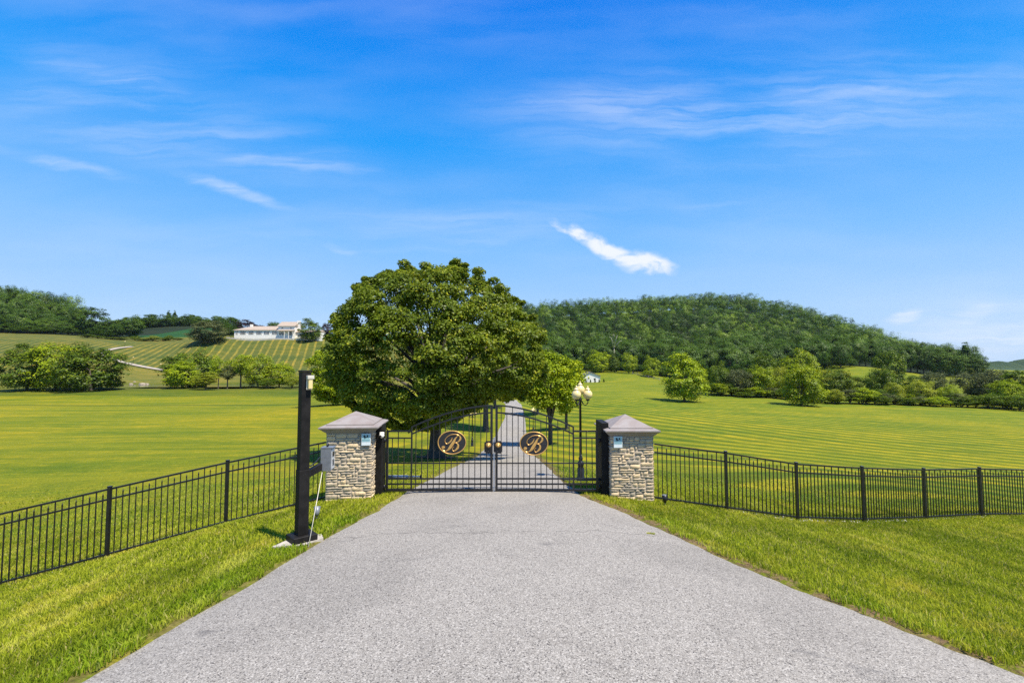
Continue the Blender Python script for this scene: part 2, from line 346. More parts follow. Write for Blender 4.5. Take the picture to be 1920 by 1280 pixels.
class MB:
    def __init__(s): s.bm = bmesh.new()
    def box(s, lo, hi, bevel=0.0, M=None):
        lo = Vector(lo); hi = Vector(hi); c = (lo + hi) / 2; d = hi - lo
        r = bmesh.ops.create_cube(s.bm, size=1, matrix=Matrix.Translation(c) @ Matrix.Diagonal((*d, 1)))
        vs = r['verts']
        if bevel:
            es = list({e for v in vs for e in v.link_edges})
            rb = bmesh.ops.bevel(s.bm, geom=es, offset=bevel, segments=1, affect='EDGES'); vs = list({v for v in rb['verts']} | {v for v in vs if v.is_valid})
        if M is not None: bmesh.ops.transform(s.bm, matrix=M, verts=[v for v in vs if v.is_valid])
        return s
    def bar(s, a, b, w, h=None, up=Vector((0, 0, 1))):
        a = Vector(a); b = Vector(b); h = h or w; d = b - a; L = d.length
        z = d.normalized(); x = up.cross(z)
        if x.length < 1e-4: x = Vector((1, 0, 0))
        x.normalize(); y = z.cross(x)
        M = Matrix((x, y, z)).transposed().to_4x4(); M.translation = (a + b) / 2
        bmesh.ops.create_cube(s.bm, size=1, matrix=M @ Matrix.Diagonal((w, h, L, 1))); return s
    def tube(s, pts, rad, seg=10, cap=True):
        pts = [Vector(p) for p in pts]; n = len(pts)
        rad = [rad] * n if not hasattr(rad, '__len__') else rad
        rings = []; x = None
        for i, p in enumerate(pts):
            d = (pts[min(i + 1, n - 1)] - pts[max(i - 1, 0)]).normalized()
            if x is None: x = d.orthogonal().normalized()
            else: x = (x - d * x.dot(d)).normalized()
            y = d.cross(x)
            rings.append([s.bm.verts.new(p + (x * math.cos(2 * math.pi * k / seg) + y * math.sin(2 * math.pi * k / seg)) * rad[i]) for k in range(seg)])
        for a, b in zip(rings, rings[1:]):
            for k in range(seg):
                f = s.bm.faces.new((a[k], a[(k + 1) % seg], b[(k + 1) % seg], b[k])); f.smooth = True
        if cap: s.bm.faces.new(rings[0][::-1]); s.bm.faces.new(rings[-1])
        return s
    def lathe(s, prof, c=(0, 0, 0), seg=20):
        rings = [[s.bm.verts.new((c[0] + r * math.cos(2 * math.pi * k / seg), c[1] + r * math.sin(2 * math.pi * k / seg), c[2] + z)) for k in range(seg)] for r, z in prof]
        for a, b in zip(rings, rings[1:]):
            for k in range(seg):
                f = s.bm.faces.new((a[k], a[(k + 1) % seg], b[(k + 1) % seg], b[k])); f.smooth = True
        s.bm.faces.new(rings[0][::-1]); s.bm.faces.new(rings[-1]); return s
    def prism(s, poly, lo, hi, axis='y'):
        """closed polygon (list of 2-tuples) extruded along an axis"""
        def mk(p, t): return (p[0], t, p[1]) if axis == 'y' else ((t, p[0], p[1]) if axis == 'x' else (p[0], p[1], t))
        a = [s.bm.verts.new(mk(p, lo)) for p in poly]; b = [s.bm.verts.new(mk(p, hi)) for p in poly]; n = len(poly)
        s.bm.faces.new(a); s.bm.faces.new(b[::-1])
        for k in range(n): s.bm.faces.new((a[k], b[k], b[(k + 1) % n], a[(k + 1) % n]))
        return s
    def poly(s, pts):
        s.bm.faces.new([s.bm.verts.new(p) for p in pts]); return s
    def build(s, name, m, parent=None, loc=None):
        bmesh.ops.recalc_face_normals(s.bm, faces=s.bm.faces)
        me = bpy.data.meshes.new(name); s.bm.to_mesh(me); s.bm.free()
        return link(name, me, m, parent, loc)

# ------------------------------------------------------------------ terrain height field
def T(px, py, D): p = P(px, py, D); return (p.x, p.y, p.z)
CP = []
def drive_z(y): return float(np.interp(y, [-60, -10, 3.75, 7.5, 11.3, 15, 18, 26, 37, 55, 80, 100, 120, 150], [1.2, .9, .47, .26, 0, -.38, -.75, -1.85, -3.1, -4.5, -5.15, -4.6, -5.2, -5.6]))
EL = ([-60, -3, 0, 3.75, 7, 11.1, 13, 15, 27, 55, 80, 100, 120, 133, 150], [-9, -4.6, -4.0, -3.47, -3.06, -2.6, -2.52, -2.35, -2.05, -1.8, -1.2, -1.4, -2.4, -6.5, -16])
ER = ([-60, -3, 0, 3.8, 5, 6.6, 8, 9.6, 11.1, 13, 15, 27, 55, 80, 100, 120, 133, 150], [14, 7.7, 6.0, 4.24, 3.70, 3.02, 2.65, 2.2, 1.66, 1.5, 1.42, 1.38, 1.7, 2.2, 2.0, 1.2, -2.2, -11.5])
def edge_l(y): return np.interp(y, *EL)
def edge_r(y): return np.interp(y, *ER)
for y in (-50, -20, -6, 0, 3.75, 5.5, 7.5, 9.5, 11.3, 13.5, 16, 20, 26, 32, 40, 55, 68, 80, 90, 100, 112, 125, 140):
    z = drive_z(y); CP += [(float(edge_l(y)), y, z), (float(edge_r(y)), y, z)]
# verges and fence lines
CP += [T(0, 1095, 9.0), T(200, 1045, 9.36), T(420, 985, 10.2), T(555, 952, 10.6), T(617, 940, 10.6), (-5.0, 4.0, .15), (-7, 5, -.35), (-4.2, 8.0, .13), (-5.2, 9, .02),
       (-12, 5, -1.4), (-12, -10, -1), (-30, -10, -3), (-30, -50, -3), (-16, 8.5, -2.4)]
CP += [T(1222, 938, 11.2), T(1363, 958, 11.0), T(1496, 975, 11.4), T(1620, 978, 11.9), T(1736, 973, 12.9), T(1841, 968, 13.4), T(1920, 965, 13.9), (5.2, 6, .1), (6.5, 7.5, -.2), (7, 3, .1),
       (10, 9, -.75), (14, 9, -1.1), (20, 5, -1.2), (30, -10, -1.2), (30, -50, -1), (22, 13, -1.9)]
# lower left lawn
CP += [T(-300, 880, 24), T(0, 870, 24), T(300, 862, 25), T(560, 850, 27), T(700, 850, 26), T(-300, 800, 52), T(0, 798, 52), T(300, 795, 53), T(560, 790, 55), T(720, 790, 55),
       T(-300, 762, 85), T(0, 762, 85), T(300, 762, 85), T(560, 762, 80), T(640, 758, 76), T(800, 770, 80), T(-300, 748, 110), T(0, 748, 110), T(300, 748, 110), T(560, 745, 112), T(750, 748, 112)]
# dam crest, pond basin, hill foot
for px in (-300, -100, 50, 200, 350, 500, 600, 700): CP += [T(px, 729, 131), T(px, 726.5, 136)]
for px in (210, 300, 400, 520): CP += [T(px, 729, 147), T(px, 728, 153)]
CP += [T(-200, 715, 155), T(0, 712, 158), T(140, 720, 150), T(620, 722, 150)]
for px, a, b_, c_ in ((-300, 700, 650, 630), (-100, 700, 650, 628), (80, 702, 655, 629), (220, 712, 672, 642), (330, 712, 680, 648), (450, 712, 685, 650), (560, 712, 685, 650), (620, 714, 688, 650), (700, 716, 692, 660)):
    CP += [T(px, a, 168), T(px, b_ + 8, 200), T(px, c_ + 6, 232)]
CP += [T(390, 637, 240), T(431, 633, 249), T(520, 634, 249), T(609, 637, 249), T(431, 629, 262), T(520, 629, 262), T(609, 631, 262), T(470, 627, 285), T(620, 630, 285), T(300, 640, 262), T(180, 632, 275), T(130, 628, 285),
       T(0, 624, 285), T(-200, 622, 285), T(60, 592, 360), T(-100, 580, 360), T(-300, 575, 360), T(130, 612, 350), T(200, 622, 350), T(300, 628, 330), T(300, 613, 400), T(400, 612, 400), T(230, 617, 390), T(520, 627, 400), T(650, 630, 400),
       T(0, 590, 600), T(300, 630, 650), T(600, 650, 650)]
CP += [T(800, 672, 250), T(900, 684, 270), T(820, 700, 200), T(900, 735, 140)]
# right lawn
CP += [T(1150, 880, 17), T(1300, 880, 20), T(1500, 862, 27), T(1700, 868, 28), T(1900, 872, 29), T(2300, 880, 30), T(1200, 815, 42), T(1400, 812, 45), T(1700, 815, 50), T(1950, 820, 50), T(1150, 775, 70), T(1350, 775, 75), T(1600, 780, 80), T(1900, 790, 78), T(2300, 800, 80),
       T(1100, 756, 96), T(1200, 755, 98), T(1282, 753, 110), T(1400, 754, 108), T(1500, 760, 105), T(1620, 761, 108), T(1750, 763, 108), T(1900, 772, 100), T(2300, 780, 100),
       T(1100, 747, 112), T(1200, 744, 118), T(1340, 742, 130), T(1430, 744, 130), T(1550, 748, 130), T(1700, 752, 130), T(1850, 750, 138), T(2300, 752, 140),
       T(1000, 735, 150), T(1120, 728, 165), T(1220, 728, 165), T(1330, 728, 160), T(1110, 716, 224), T(1200, 714, 215), T(1280, 722, 190), T(1130, 698, 270), T(1190, 701, 262), T(1240, 714, 225), T(1100, 693, 300), T(1000, 692, 300), T(1200, 697, 300),
       T(1300, 710, 280), T(1400, 712, 260), T(1500, 712, 240), T(1590, 716, 215), T(1660, 722, 200), T(1600, 702, 245), T(1650, 690, 280), T(1590, 687, 290), T(1700, 700, 280), T(1740, 703, 290), T(1800, 708, 280), T(1900, 704, 350), T(2300, 704, 350)]
# wooded hill
CP += [T(950, 660, 400), T(1100, 650, 400), T(1250, 648, 400), T(1400, 650, 400), T(1500, 652, 400), T(1600, 662, 400), T(1680, 678, 400), T(1760, 690, 400),
       T(900, 610, 560), T(1000, 596, 560), T(1100, 591, 580), T(1250, 583, 600), T(1400, 589, 600), T(1500, 607, 560), T(1600, 636, 500), T(1680, 664, 460), T(1750, 684, 450), T(1850, 694, 600), T(2000, 694, 600),
       (20, 800, 40), (150, 850, 50), (300, 800, 40), (420, 700, 5)]
CP += [(-700, 100, 10), (-700, 500, 60), (700, 100, -8), (900, 500, -3), (-700, 1200, 30), (0, 1500, 20), (900, 1500, 0), (1600, 1600, 4), (-1500, 600, 30), (1800, 0, -5), (-1500, -300, 0), (1500, -300, 0), (0, -300, 3), (0, 3000, 0), (2600, 3000, 0), (-2600, 3000, 10)]
CP = np.array(CP, float)
def warpc(x, y):
    x = np.asarray(x, float); y = np.asarray(y, float); r = np.sqrt(x * x + y * y + 100.0)
    return np.stack([1.5 * x / r, 1.5 * y / r, np.log(r)], -1)
_q = warpc(CP[:, 0], CP[:, 1]); _c2 = .06 ** 2; _n = len(CP)
def _phi(a, b): return np.sqrt(((a[:, None, :] - b[None, :, :]) ** 2).sum(-1) + _c2)
A = np.zeros((_n + 4, _n + 4)); A[:_n, :_n] = _phi(_q, _q) - np.eye(_n) * 2e-4
A[:_n, _n] = 1; A[:_n, _n + 1:] = _q; A[_n:, :_n] = A[:_n, _n:].T
RB = np.linalg.solve(A, np.r_[CP[:, 2], 0, 0, 0, 0])
def hfield(x, y):
    x = np.asarray(x, float); y = np.asarray(y, float); sh = np.broadcast(x, y).shape
    q = warpc(np.broadcast_to(x, sh).ravel(), np.broadcast_to(y, sh).ravel()); out = np.empty(len(q))
    for i in range(0, len(q), 12000):
        a = q[i:i + 12000]
        out[i:i + 12000] = _phi(a, _q) @ RB[:_n] + RB[_n] + a @ RB[_n + 1:]
    return out.reshape(sh)
def hz(x, y): return float(hfield(np.array([x]), np.array([y]))[0])

def sstep(a, b, x): t = np.clip((x - a) / (b - a), 0, 1); return t * t * (3 - 2 * t)
gu = np.linspace(-6.0, 6.0, 620); gx = 7 * np.sinh(gu)
gv = np.linspace(-2.6, 6.15, 640); gy = 8 + 8 * np.sinh(gv)
GX, GY = np.meshgrid(gx, gy); GZ = hfield(GX, GY)
inside = np.minimum(GX - edge_l(GY), edge_r(GY) - GX)
cell = np.maximum(np.gradient(gx)[None, :], .05)
roadm = sstep(.02, .22, inside) * (GY < 133)
GZt = GZ - .10 * roadm * np.clip(cell / .2, 1, 4)
# region fields
nr = np.clip(40 - GY, 0, 30)
ph_r = (GX + .38 * (GY - 40) - .045 * nr ** 2 * sstep(4, 16, GX) * (1 - .5 * nr / 30)) * 2 * np.pi / 3.1
ph_l = GY * 2 * np.pi / (2.4 + .02 * GY) + GX * .05
ph_h = (GX * .95 + GY * .32) * 2 * np.pi / 3.5
right = sstep(-1, 1, GX)
hill = sstep(150, 164, GY + np.clip(GX + 60, 0, 200) * .05) * (1 - sstep(-25, 5, GX)) * (1 - sstep(285, 300, GY))
hillq = (hill > .5) & (GY > 187 + np.clip(-135 - GX, 0, 33) * .42 - (GX < -172) * 40)
vergeL = (GX < 0) & (GX > -9) & (GY > 11) & (GY < 60)
phase = np.where(hillq, ph_h, np.where(GX > .3, ph_r, np.where(vergeL, GX * 2 * np.pi / 3.0, ph_l)))
amp = np.where(hillq, .85, np.where(GX > .3, np.where(GY < 112, .85, .40), np.where(vergeL, .5, .13)))
amp = amp * sstep(12, 17, GY + np.abs(GX) * .1)
thin = hillq * 1.0
base = np.zeros(GX.shape + (3,)); base[:] = (.196, .198, .0085)
def blend(mask, col):
    global base
    base = base * (1 - mask[..., None]) + np.array(col) * mask[..., None]
blend((GX > 0) * sstep(30, 100, GY) * .6, (.170, .200, .012))
blend(hill, (.165, .150, .028))
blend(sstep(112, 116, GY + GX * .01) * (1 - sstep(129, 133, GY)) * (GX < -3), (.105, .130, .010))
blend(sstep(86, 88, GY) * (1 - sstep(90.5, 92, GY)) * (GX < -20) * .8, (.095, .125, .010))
blend((hillq & (GY < 190)) * .5, (.15, .145, .015))
dk = sstep(292, 300, GY) * (GY < 460) * (GX < -95) * (GX > -330)
blend(dk, (.022, .075, .018))
blend((sstep(0, 1, (GY > 128) & (GY < 165) & (GX < -40)) ), (.11, .12, .014))
wood = (GY > 300) & (GX > 30) & (GX < 330) & ~((GX > 170) & (GX < 235) & (GY < 300))
blend(wood * 1.0, (.02, .03, .012))
blend(((GY > 290) & (GX < -250)) * 1.0, (.02, .03, .012))
blend((GY > 700) * 1.0, (.05, .08, .035))
near = (1 - sstep(14, 24, GY)) * .6
blend(near, (.15, .175, .014))
edge = np.clip(1 - np.abs(inside + .03) / .20, 0, 1) * (GY < 40) * 1.6
edge = np.clip(edge, 0, 1) * np.where(GX < 0, .55, 1.0)
ny, nx = GX.shape
idx = np.arange(nx * ny).reshape(ny, nx)
faces = np.stack([idx[:-1, :-1], idx[:-1, 1:], idx[1:, 1:], idx[1:, :-1]], -1).reshape(-1, 4)
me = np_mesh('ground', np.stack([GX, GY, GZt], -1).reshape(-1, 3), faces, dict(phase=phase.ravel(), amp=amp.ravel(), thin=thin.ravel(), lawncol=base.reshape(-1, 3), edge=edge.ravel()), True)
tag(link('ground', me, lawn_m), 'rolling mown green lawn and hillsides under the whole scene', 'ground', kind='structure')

# driveway: one sheet from behind the camera through the gate, over the rise, curving off left
ys = np.r_[np.linspace(-20, 2, 45), np.linspace(2, 14, 130)[1:], np.linspace(14, 60, 150)[1:], np.linspace(60, 128, 100)[1:]]
ts = np.linspace(0, 1, 15)
wob_l = np.interp(ys, np.linspace(-20, 150, 900), np.convolve(rng.normal(0, .085, 900), np.ones(4) / 4, 'same'))
wob_r = np.interp(ys, np.linspace(-20, 150, 900), np.convolve(rng.normal(0, .10, 900), np.ones(4) / 4, 'same'))
rx = (edge_l(ys) + wob_l)[:, None] * (1 - ts) + (edge_r(ys) + wob_r)[:, None] * ts
ry = np.repeat(ys[:, None], 15, 1); rz = hfield(rx, ry) + .012
rz[:, 0] -= .05; rz[:, -1] -= .05
idx = np.arange(rx.size).reshape(rx.shape)
fr = np.stack([idx[:-1, :-1], idx[:-1, 1:], idx[1:, 1:], idx[1:, :-1]], -1).reshape(-1, 4)
tag(link('driveway', np_mesh('driveway', np.stack([rx, ry, rz], -1).reshape(-1, 3), fr, smooth=True), asphalt_m), 'pale grey chip asphalt driveway running through the gate into the distance', 'driveway', kind='structure')

# pale driveway climbing the left hill
pth = [T(345, 690, 187), T(320, 687, 190), T(270, 679, 196), T(222, 672, 202), T(205, 668, 206), T(194, 664.5, 211), T(198, 660.5, 217), T(222, 656.0, 226), T(248, 652.5, 233)]
pp = np.array(pth)[:, :2]; tt = np.linspace(0, len(pp) - 1, 90); cx = np.interp(tt, range(len(pp)), pp[:, 0]); cy = np.interp(tt, range(len(pp)), pp[:, 1])
k5 = np.ones(7) / 7; cx[3:-3] = np.convolve(cx, k5, 'valid'); cy[3:-3] = np.convolve(cy, k5, 'valid')
dx, dy = np.gradient(cx), np.gradient(cy); ln = np.hypot(dx, dy); nx_, ny_ = -dy / ln, dx / ln
hx = np.stack([cx + nx_ * o for o in (-1.05, -.35, .35, 1.05)], 1); hy = np.stack([cy + ny_ * o for o in (-1.05, -.35, .35, 1.05)], 1); hzz = hfield(hx, hy) + .35
idx = np.arange(hx.size).reshape(hx.shape); fr = np.stack([idx[:-1, :-1], idx[:-1, 1:], idx[1:, 1:], idx[1:, :-1]], -1).reshape(-1, 4)
tag(link('hill_driveway', np_mesh('hill_driveway', np.stack([hx, hy, hzz], -1).reshape(-1, 3), fr, smooth=True), simple('pale_gravel', (.36, .31, .235), .9, 0, .08, 2)), 'pale driveway bending up the left hillside towards the house', 'driveway', kind='structure')

# pond
pw = PZ(723, 147)
a_ = P(150, 720, 147).x; b__ = P(560, 720, 147).x; mp = MB()
ring = [((a_ + b__) / 2 + math.cos(q) * (b__ - a_) / 2 * (1 + .05 * math.sin(3 * q)), 148 + math.sin(q) * 11, pw) for q in np.linspace(0, 2 * math.pi, 48, endpoint=False)]
mp.poly(ring); po = mp.build('pond', water_m); tag(po, 'narrow dark pond lying behind the grass bank on the left', 'pond', kind='structure')

# the air of a summer noon: thin even haze round everything
HZ = True
if HZ:
    hb = MB(); hb.box((-1600, -80, float(GZt.min()) - 1.0), (3300, 2000, 190))
    hm = bpy.data.materials.new('haze'); hm.use_nodes = True; ht = NT(hm.node_tree); ht.n.clear()
    pv = ht.node('ShaderNodeVolumePrincipled'); ht.put(pv, 'Color', (.80, .90, 1.0, 1)); ht.put(pv, 'Density', .00004); ht.put(pv, 'Anisotropy', .25)
    oo = ht.node('ShaderNodeOutputMaterial'); ht.l.new(pv.outputs[0], oo.inputs['Volume'])
    tag(hb.build('haze', hm), 'thin even haze in the air', 'haze', kind='stuff')

# ================================================================== GATE, PILLARS, FENCES
def sag(pts, wd=None, n=6):
    """Catmull-Rom through (x, y, width) points"""
    out = []; q = [pts[0]] + list(pts) + [pts[-1]]
    for i in range(1, len(q) - 2):
        p0, p1, p2, p3 = (np.array(q[i + k], float) for k in (-1, 0, 1, 2))
        for t in np.linspace(0, 1, n, endpoint=False):
            out.append(.5 * ((2 * p1) + (p2 - p0) * t + (2 * p0 - 5 * p1 + 4 * p2 - p3) * t * t + (3 * p1 - p0 - 3 * p2 + p3) * t ** 3))
    out.append(np.array(pts[-1], float)); return np.array(out)
B_STROKES = [
    [(1060, 325, 22), (1000, 370, 34), (930, 450, 62), (870, 560, 92), (800, 680, 112), (720, 800, 106), (650, 880, 66), (590, 915, 32), (520, 925, 26), (450, 890, 30), (412, 830, 34), (420, 775, 50), (470, 745, 40)],
    [(800, 400, 10), (795, 450, 32), (760, 530, 52), (690, 605, 52), (600, 650, 34), (540, 610, 24), (520, 540, 24), (545, 460, 24), (630, 370, 24), (740, 305, 24), (860, 285, 24), (980, 290, 26), (1060, 325, 40), (1110, 390, 68), (1125, 450, 76), (1090, 520, 64), (1030, 580, 36), (975, 606, 20)],
    [(905, 622, 18), (950, 605, 24), (1000, 640, 48), (1035, 710, 76), (1025, 800, 80), (960, 880, 60), (880, 930, 36), (830, 900, 26), (815, 850, 24), (840, 800, 22), (885, 770, 12)],
    [(1060, 325, 18), (1125, 300, 8)]]
def letter_b(parent, sx, zoff):
    m = MB(); K = sx / 565.0
    for j, st in enumerate(B_STROKES):
        q = sag(st); d = np.gradient(q[:, :2], axis=0); L = np.hypot(d[:, 0], d[:, 1]) + 1e-9; nrm = np.stack([-d[:, 1] / L, d[:, 0] / L], 1)
        dep = .010 + .0012 * j; fr = []; bk = []; ri = []
        for (p, nn, wdt) in zip(q[:, :2], nrm, q[:, 2]):
            a = (p + nn * wdt / 2 - (795, 600)) * K; b = (p - nn * wdt / 2 - (795, 600)) * K; c = (p - (795, 600)) * K
            fr.append([m.bm.verts.new((v[0], -zoff - dep + e, -v[1])) for v, e in ((a, .003), (c, -.004), (b, .003))])
            bk.append([m.bm.verts.new((v[0], -zoff, -v[1])) for v in (a, b)])
        for i in range(len(q) - 1):
            f0, f1, b0, b1 = fr[i], fr[i + 1], bk[i], bk[i + 1]
            for quad in ((f0[0], f1[0], f1[1], f0[1]), (f0[1], f1[1], f1[2], f0[2]), (f0[0], b0[0], b1[0], f1[0]), (f0[2], f1[2], b1[1], b0[1])): m.bm.faces.new(quad)
    m2 = [( (475 + 52 * math.cos(t) - 795) * K, -(785 + 52 * math.sin(t) - 600) * K) for t in np.linspace(0, 2 * math.pi, 20, endpoint=False)]
    m.prism(m2, -zoff - .013, -zoff)
    return m.build('letter', gold, parent)

GY0 = 11.3; GZ0 = 0.03
def gate_leaf(name, label, x_hinge, x_meet, side):
    """side=-1 left leaf (hinge at its left), +1 right leaf; built in world coordinates round an Empty at the hinge foot"""
    root = empty(name, (x_hinge, GY0, 0), 0, label, 'gate', 'the two leaves of the driveway gate')
    wd = abs(x_meet - x_hinge); s = 1 if x_meet > x_hinge else -1
    zt_out = PZ(808, GY0); z2_out = PZ(821, GY0); zm_top = PZ(760, GY0); zk_top = PZ(800, GY0); z_b = PZ(919, GY0)
    xs = wd * .238                        # where the step up to the arch is
    def X(d): return s * d
    def arch(d, off=0.0):                 # height of the arched top rail at distance d from the hinge
        t = (d - xs) / (wd - xs); return zk_top + (zm_top - zk_top) * (1 - (1 - t) ** 1.75) - off
    fr = MB(); w_ = .045
    fr.bar((X(.022), 0, z_b - .02), (X(.022), 0, zt_out + .02), .05)
    fr.bar((X(wd - .025), 0, z_b - .02), (X(wd - .025), 0, zm_top + .012), .055)
    fr.bar((X(xs), 0, z_b), (X(xs), 0, zk_top + .012), .034)
    fr.bar((X(.045), 0, zt_out), (X(xs - .017), 0, zt_out), .034, .036)
    fr.bar((X(.045), 0, z_b + .012), (X(wd - .05), 0, z_b + .012), .05, .05)
    fr.build('frame', black_metal, root)
    for off, nm in ((0, 'arched_rail'), (.165, 'arched_rail')):
        n = 22; pts = [(X(d), 0, arch(d, off)) for d in np.linspace(xs + .017, wd - .052, n)]
        r = MB()
        for a, b in zip(pts, pts[1:]): r.bar(a, b, .036, .034)
        r.build(nm, black_metal, root)
    MB().bar((X(.045), 0, z2_out), (X(xs - .017), 0, z2_out), .03, .028).build('rail', black_metal, root)
    for py, t_ in ((868, .026), (897, .034), (907, .034)):
        z = PZ(py, GY0); MB().bar((X(.045), 0, z), (X(wd - .05), 0, z), .03, t_).build('rail', black_metal, root)
    nb = 18; step = wd / nb
    for k in range(1, nb):
        d = step * k
        if abs(d - xs) < .04: continue
        if d < xs: zt = zt_out - .015 if k % 2 == 0 else z2_out
        else: zt = arch(d, 0 if k % 2 == 1 else .165)
        MB().bar((X(d), .002, z_b + .03), (X(d), .002, zt), .018).build('picket', black_metal, root)
    return root
gl = gate_leaf('gate_leaf', 'left leaf of the black iron gate, hinged beside the pillar with the round camera', (727 - 960) * GY0 / 900, -.452, -1)
gr_ = gate_leaf('gate_leaf', 'right leaf of the black iron gate, between the keyhole gap and the far right pillar', (1119 - 960) * GY0 / 900, -.385, 1)
def emblem(px, py, label):
    c = P(px, py, GY0 - .045)
    root = empty('oval_emblem', c, 0, label, 'emblem', 'oval letter emblems on the gate')
    n = 48; a, b = 26.6 * GY0 / 900, 21.8 * GY0 / 900
    pl = MB(); pl.prism([(math.cos(t) * a * .95, math.sin(t) * b * .95) for t in np.linspace(0, 2 * math.pi, n, endpoint=False)], -.012, .012); pl.build('plate', dark_plate, root)
    rm = MB(); ring = [(math.cos(t) * a * .965, -.012, math.sin(t) * b * .965) for t in np.linspace(0, 2 * math.pi, n + 1)]
    rm.tube(ring, .0125, 6, False); rm.build('rim', gold, root)
    letter_b(root, a, .012)
emblem(847.5, 829, 'oval black emblem with a gold letter B, on the left leaf of the gate')
emblem(1001, 831, 'oval black emblem with a gold letter B, on the right leaf of the gate')
def knocker(px, label):
    c = P(px, 838, GY0 - .04)
    root = empty('lion_plate', c, 0, label, 'door plate', 'pair of lion head plates at the gate join')
    hw, hh = .098, .142; q = .03
    m = MB(); m.prism([(-hw, -hh + q), (-hw + q, -hh + q), (-hw + q, -hh), (hw - q, -hh), (hw - q, -hh + q), (hw, -hh + q), (hw, hh - q), (hw - q, hh - q), (hw - q, hh), (-hw + q, hh), (-hw + q, hh - q), (-hw, hh - q)], -.01, .012)
    m.build('plate', black_metal, root)
    h = MB()
    n = 24
    for kk, (r0, r1, y0, y1) in enumerate(((.062, .052, -.011, -.034), (.050, .034, -.030, -.052), (.022, .012, -.050, -.066))):
        poly0 = [h.bm.verts.new((math.cos(t) * r0 * (1 + (.07 * math.sin(9 * t) if kk == 0 else 0)), y0, .05 + math.sin(t) * r0 * (.93 if kk == 0 else 1) * (1 + (.07 * math.sin(9 * t) if kk == 0 else 0)))) for t in np.linspace(0, 2 * math.pi, n, endpoint=False)]
        poly1 = [h.bm.verts.new((math.cos(t) * r1, y1, .05 + math.sin(t) * r1 - kk * .006)) for t in np.linspace(0, 2 * math.pi, n, endpoint=False)]
        for k in range(n): h.bm.faces.new((poly0[k], poly0[(k + 1) % n], poly1[(k + 1) % n], poly1[k]))
        h.bm.faces.new(poly1)
    h.build('lion_head', gold, root)
    rg = MB(); rg.tube([(math.cos(t) * .036, -.045, -.035 + math.sin(t) * .055) for t in np.linspace(R(115), R(425), 22)], .0075, 7); rg.build('knocker_ring', black_metal, root)
    e = MB()
    for sx in (-1, 1): e.box((sx * .018 - .005, -.056, .055), (sx * .018 + .005, -.046, .064))
    e.box((-.012, -.062, .022), (.012, -.048, .030)); e.bm.free()
knocker(916, 'gold lion head plate on the left leaf, left of the gate join')
knocker(934, 'gold lion head plate on the right leaf, right of the gate join')
ds = MB(); ds.bar((-.418, GY0 + .02, .03), (-.418, GY0 + .02, PZ(820, GY0)), .028, .012)
tag(ds.build('meeting_strip', white_paint), 'pale strip standing in the gap between the two gate leaves', 'gate strip')

def gate_post(x0, x1, y0, y1, ztop, label):
    zb = hz((x0 + x1) / 2, y0) - .15
    root = empty('gate_post', ((x0 + x1) / 2, (y0 + y1) / 2, zb), 0, label, 'gate post', 'black gate posts')
    h = ztop - zb; hx, hy = (x1 - x0) / 2, (y1 - y0) / 2
    MB().box((-hx, -hy, 0), (hx, hy, h), .008).build('post', black_wood, root)
    return root
gpl = gate_post(-3.10, -2.965, 11.05, 11.4, PZ(795, 11.2), 'black gate post against the left pillar, under the white camera')
gpr = gate_post(2.06, 2.225, 11.15, 11.9, PZ(792, 11.2), 'black gate post in the shade against the right pillar')
for xh, sgn, rt in ((gl.location.x, -1, gpl), (gr_.location.x, 1, gpr)):
    for z in (PZ(825, GY0), PZ(912, GY0)):
        hg = MB(); o_ = rt.location
        hg.box((min(xh, xh + sgn * .10) - o_.x, GY0 - .03 - o_.y, z - .035 - o_.z), (max(xh, xh + sgn * .10) - o_.x, GY0 + .03 - o_.y, z + .035 - o_.z), .006)
        hg.tube([(xh + sgn * .03 - o_.x, GY0 - .035 - o_.y, z - .05 - o_.z), (xh + sgn * .03 - o_.x, GY0 - .035 - o_.y, z + .05 - o_.z)], .016, 8)
        hg.build('hinge', black_metal, rt)
def opener(x0, x1, py, col_a, col_b, label):
    y = GY0 + .13; z = PZ(py, y); root = empty('gate_opener', (x0, y, z), 0, label, 'gate opener', 'gate opener arms'); d = x1 - x0; s = 1 if d > 0 else -1
    MB().tube([(0, 0, 0), (d * .62, 0, 0)], .034, 14).build('housing', col_a, root)
    MB().tube([(d * .62 + s * .002, 0, 0), (d * .98, 0, 0)], .020, 12).build('ram', col_b, root)
    MB().box((min(d, d * .955), -.03, -.035), (max(d, d * .955), .03, .035), .005).build('bracket', black_metal, root)
opener(-2.96, -2.12, 893, steel, steel, 'silver gate opener arm low behind the left gate leaf')
opener(2.06, 1.18, 898, blue_tube, steel, 'blue and silver gate opener arm low behind the right gate leaf')

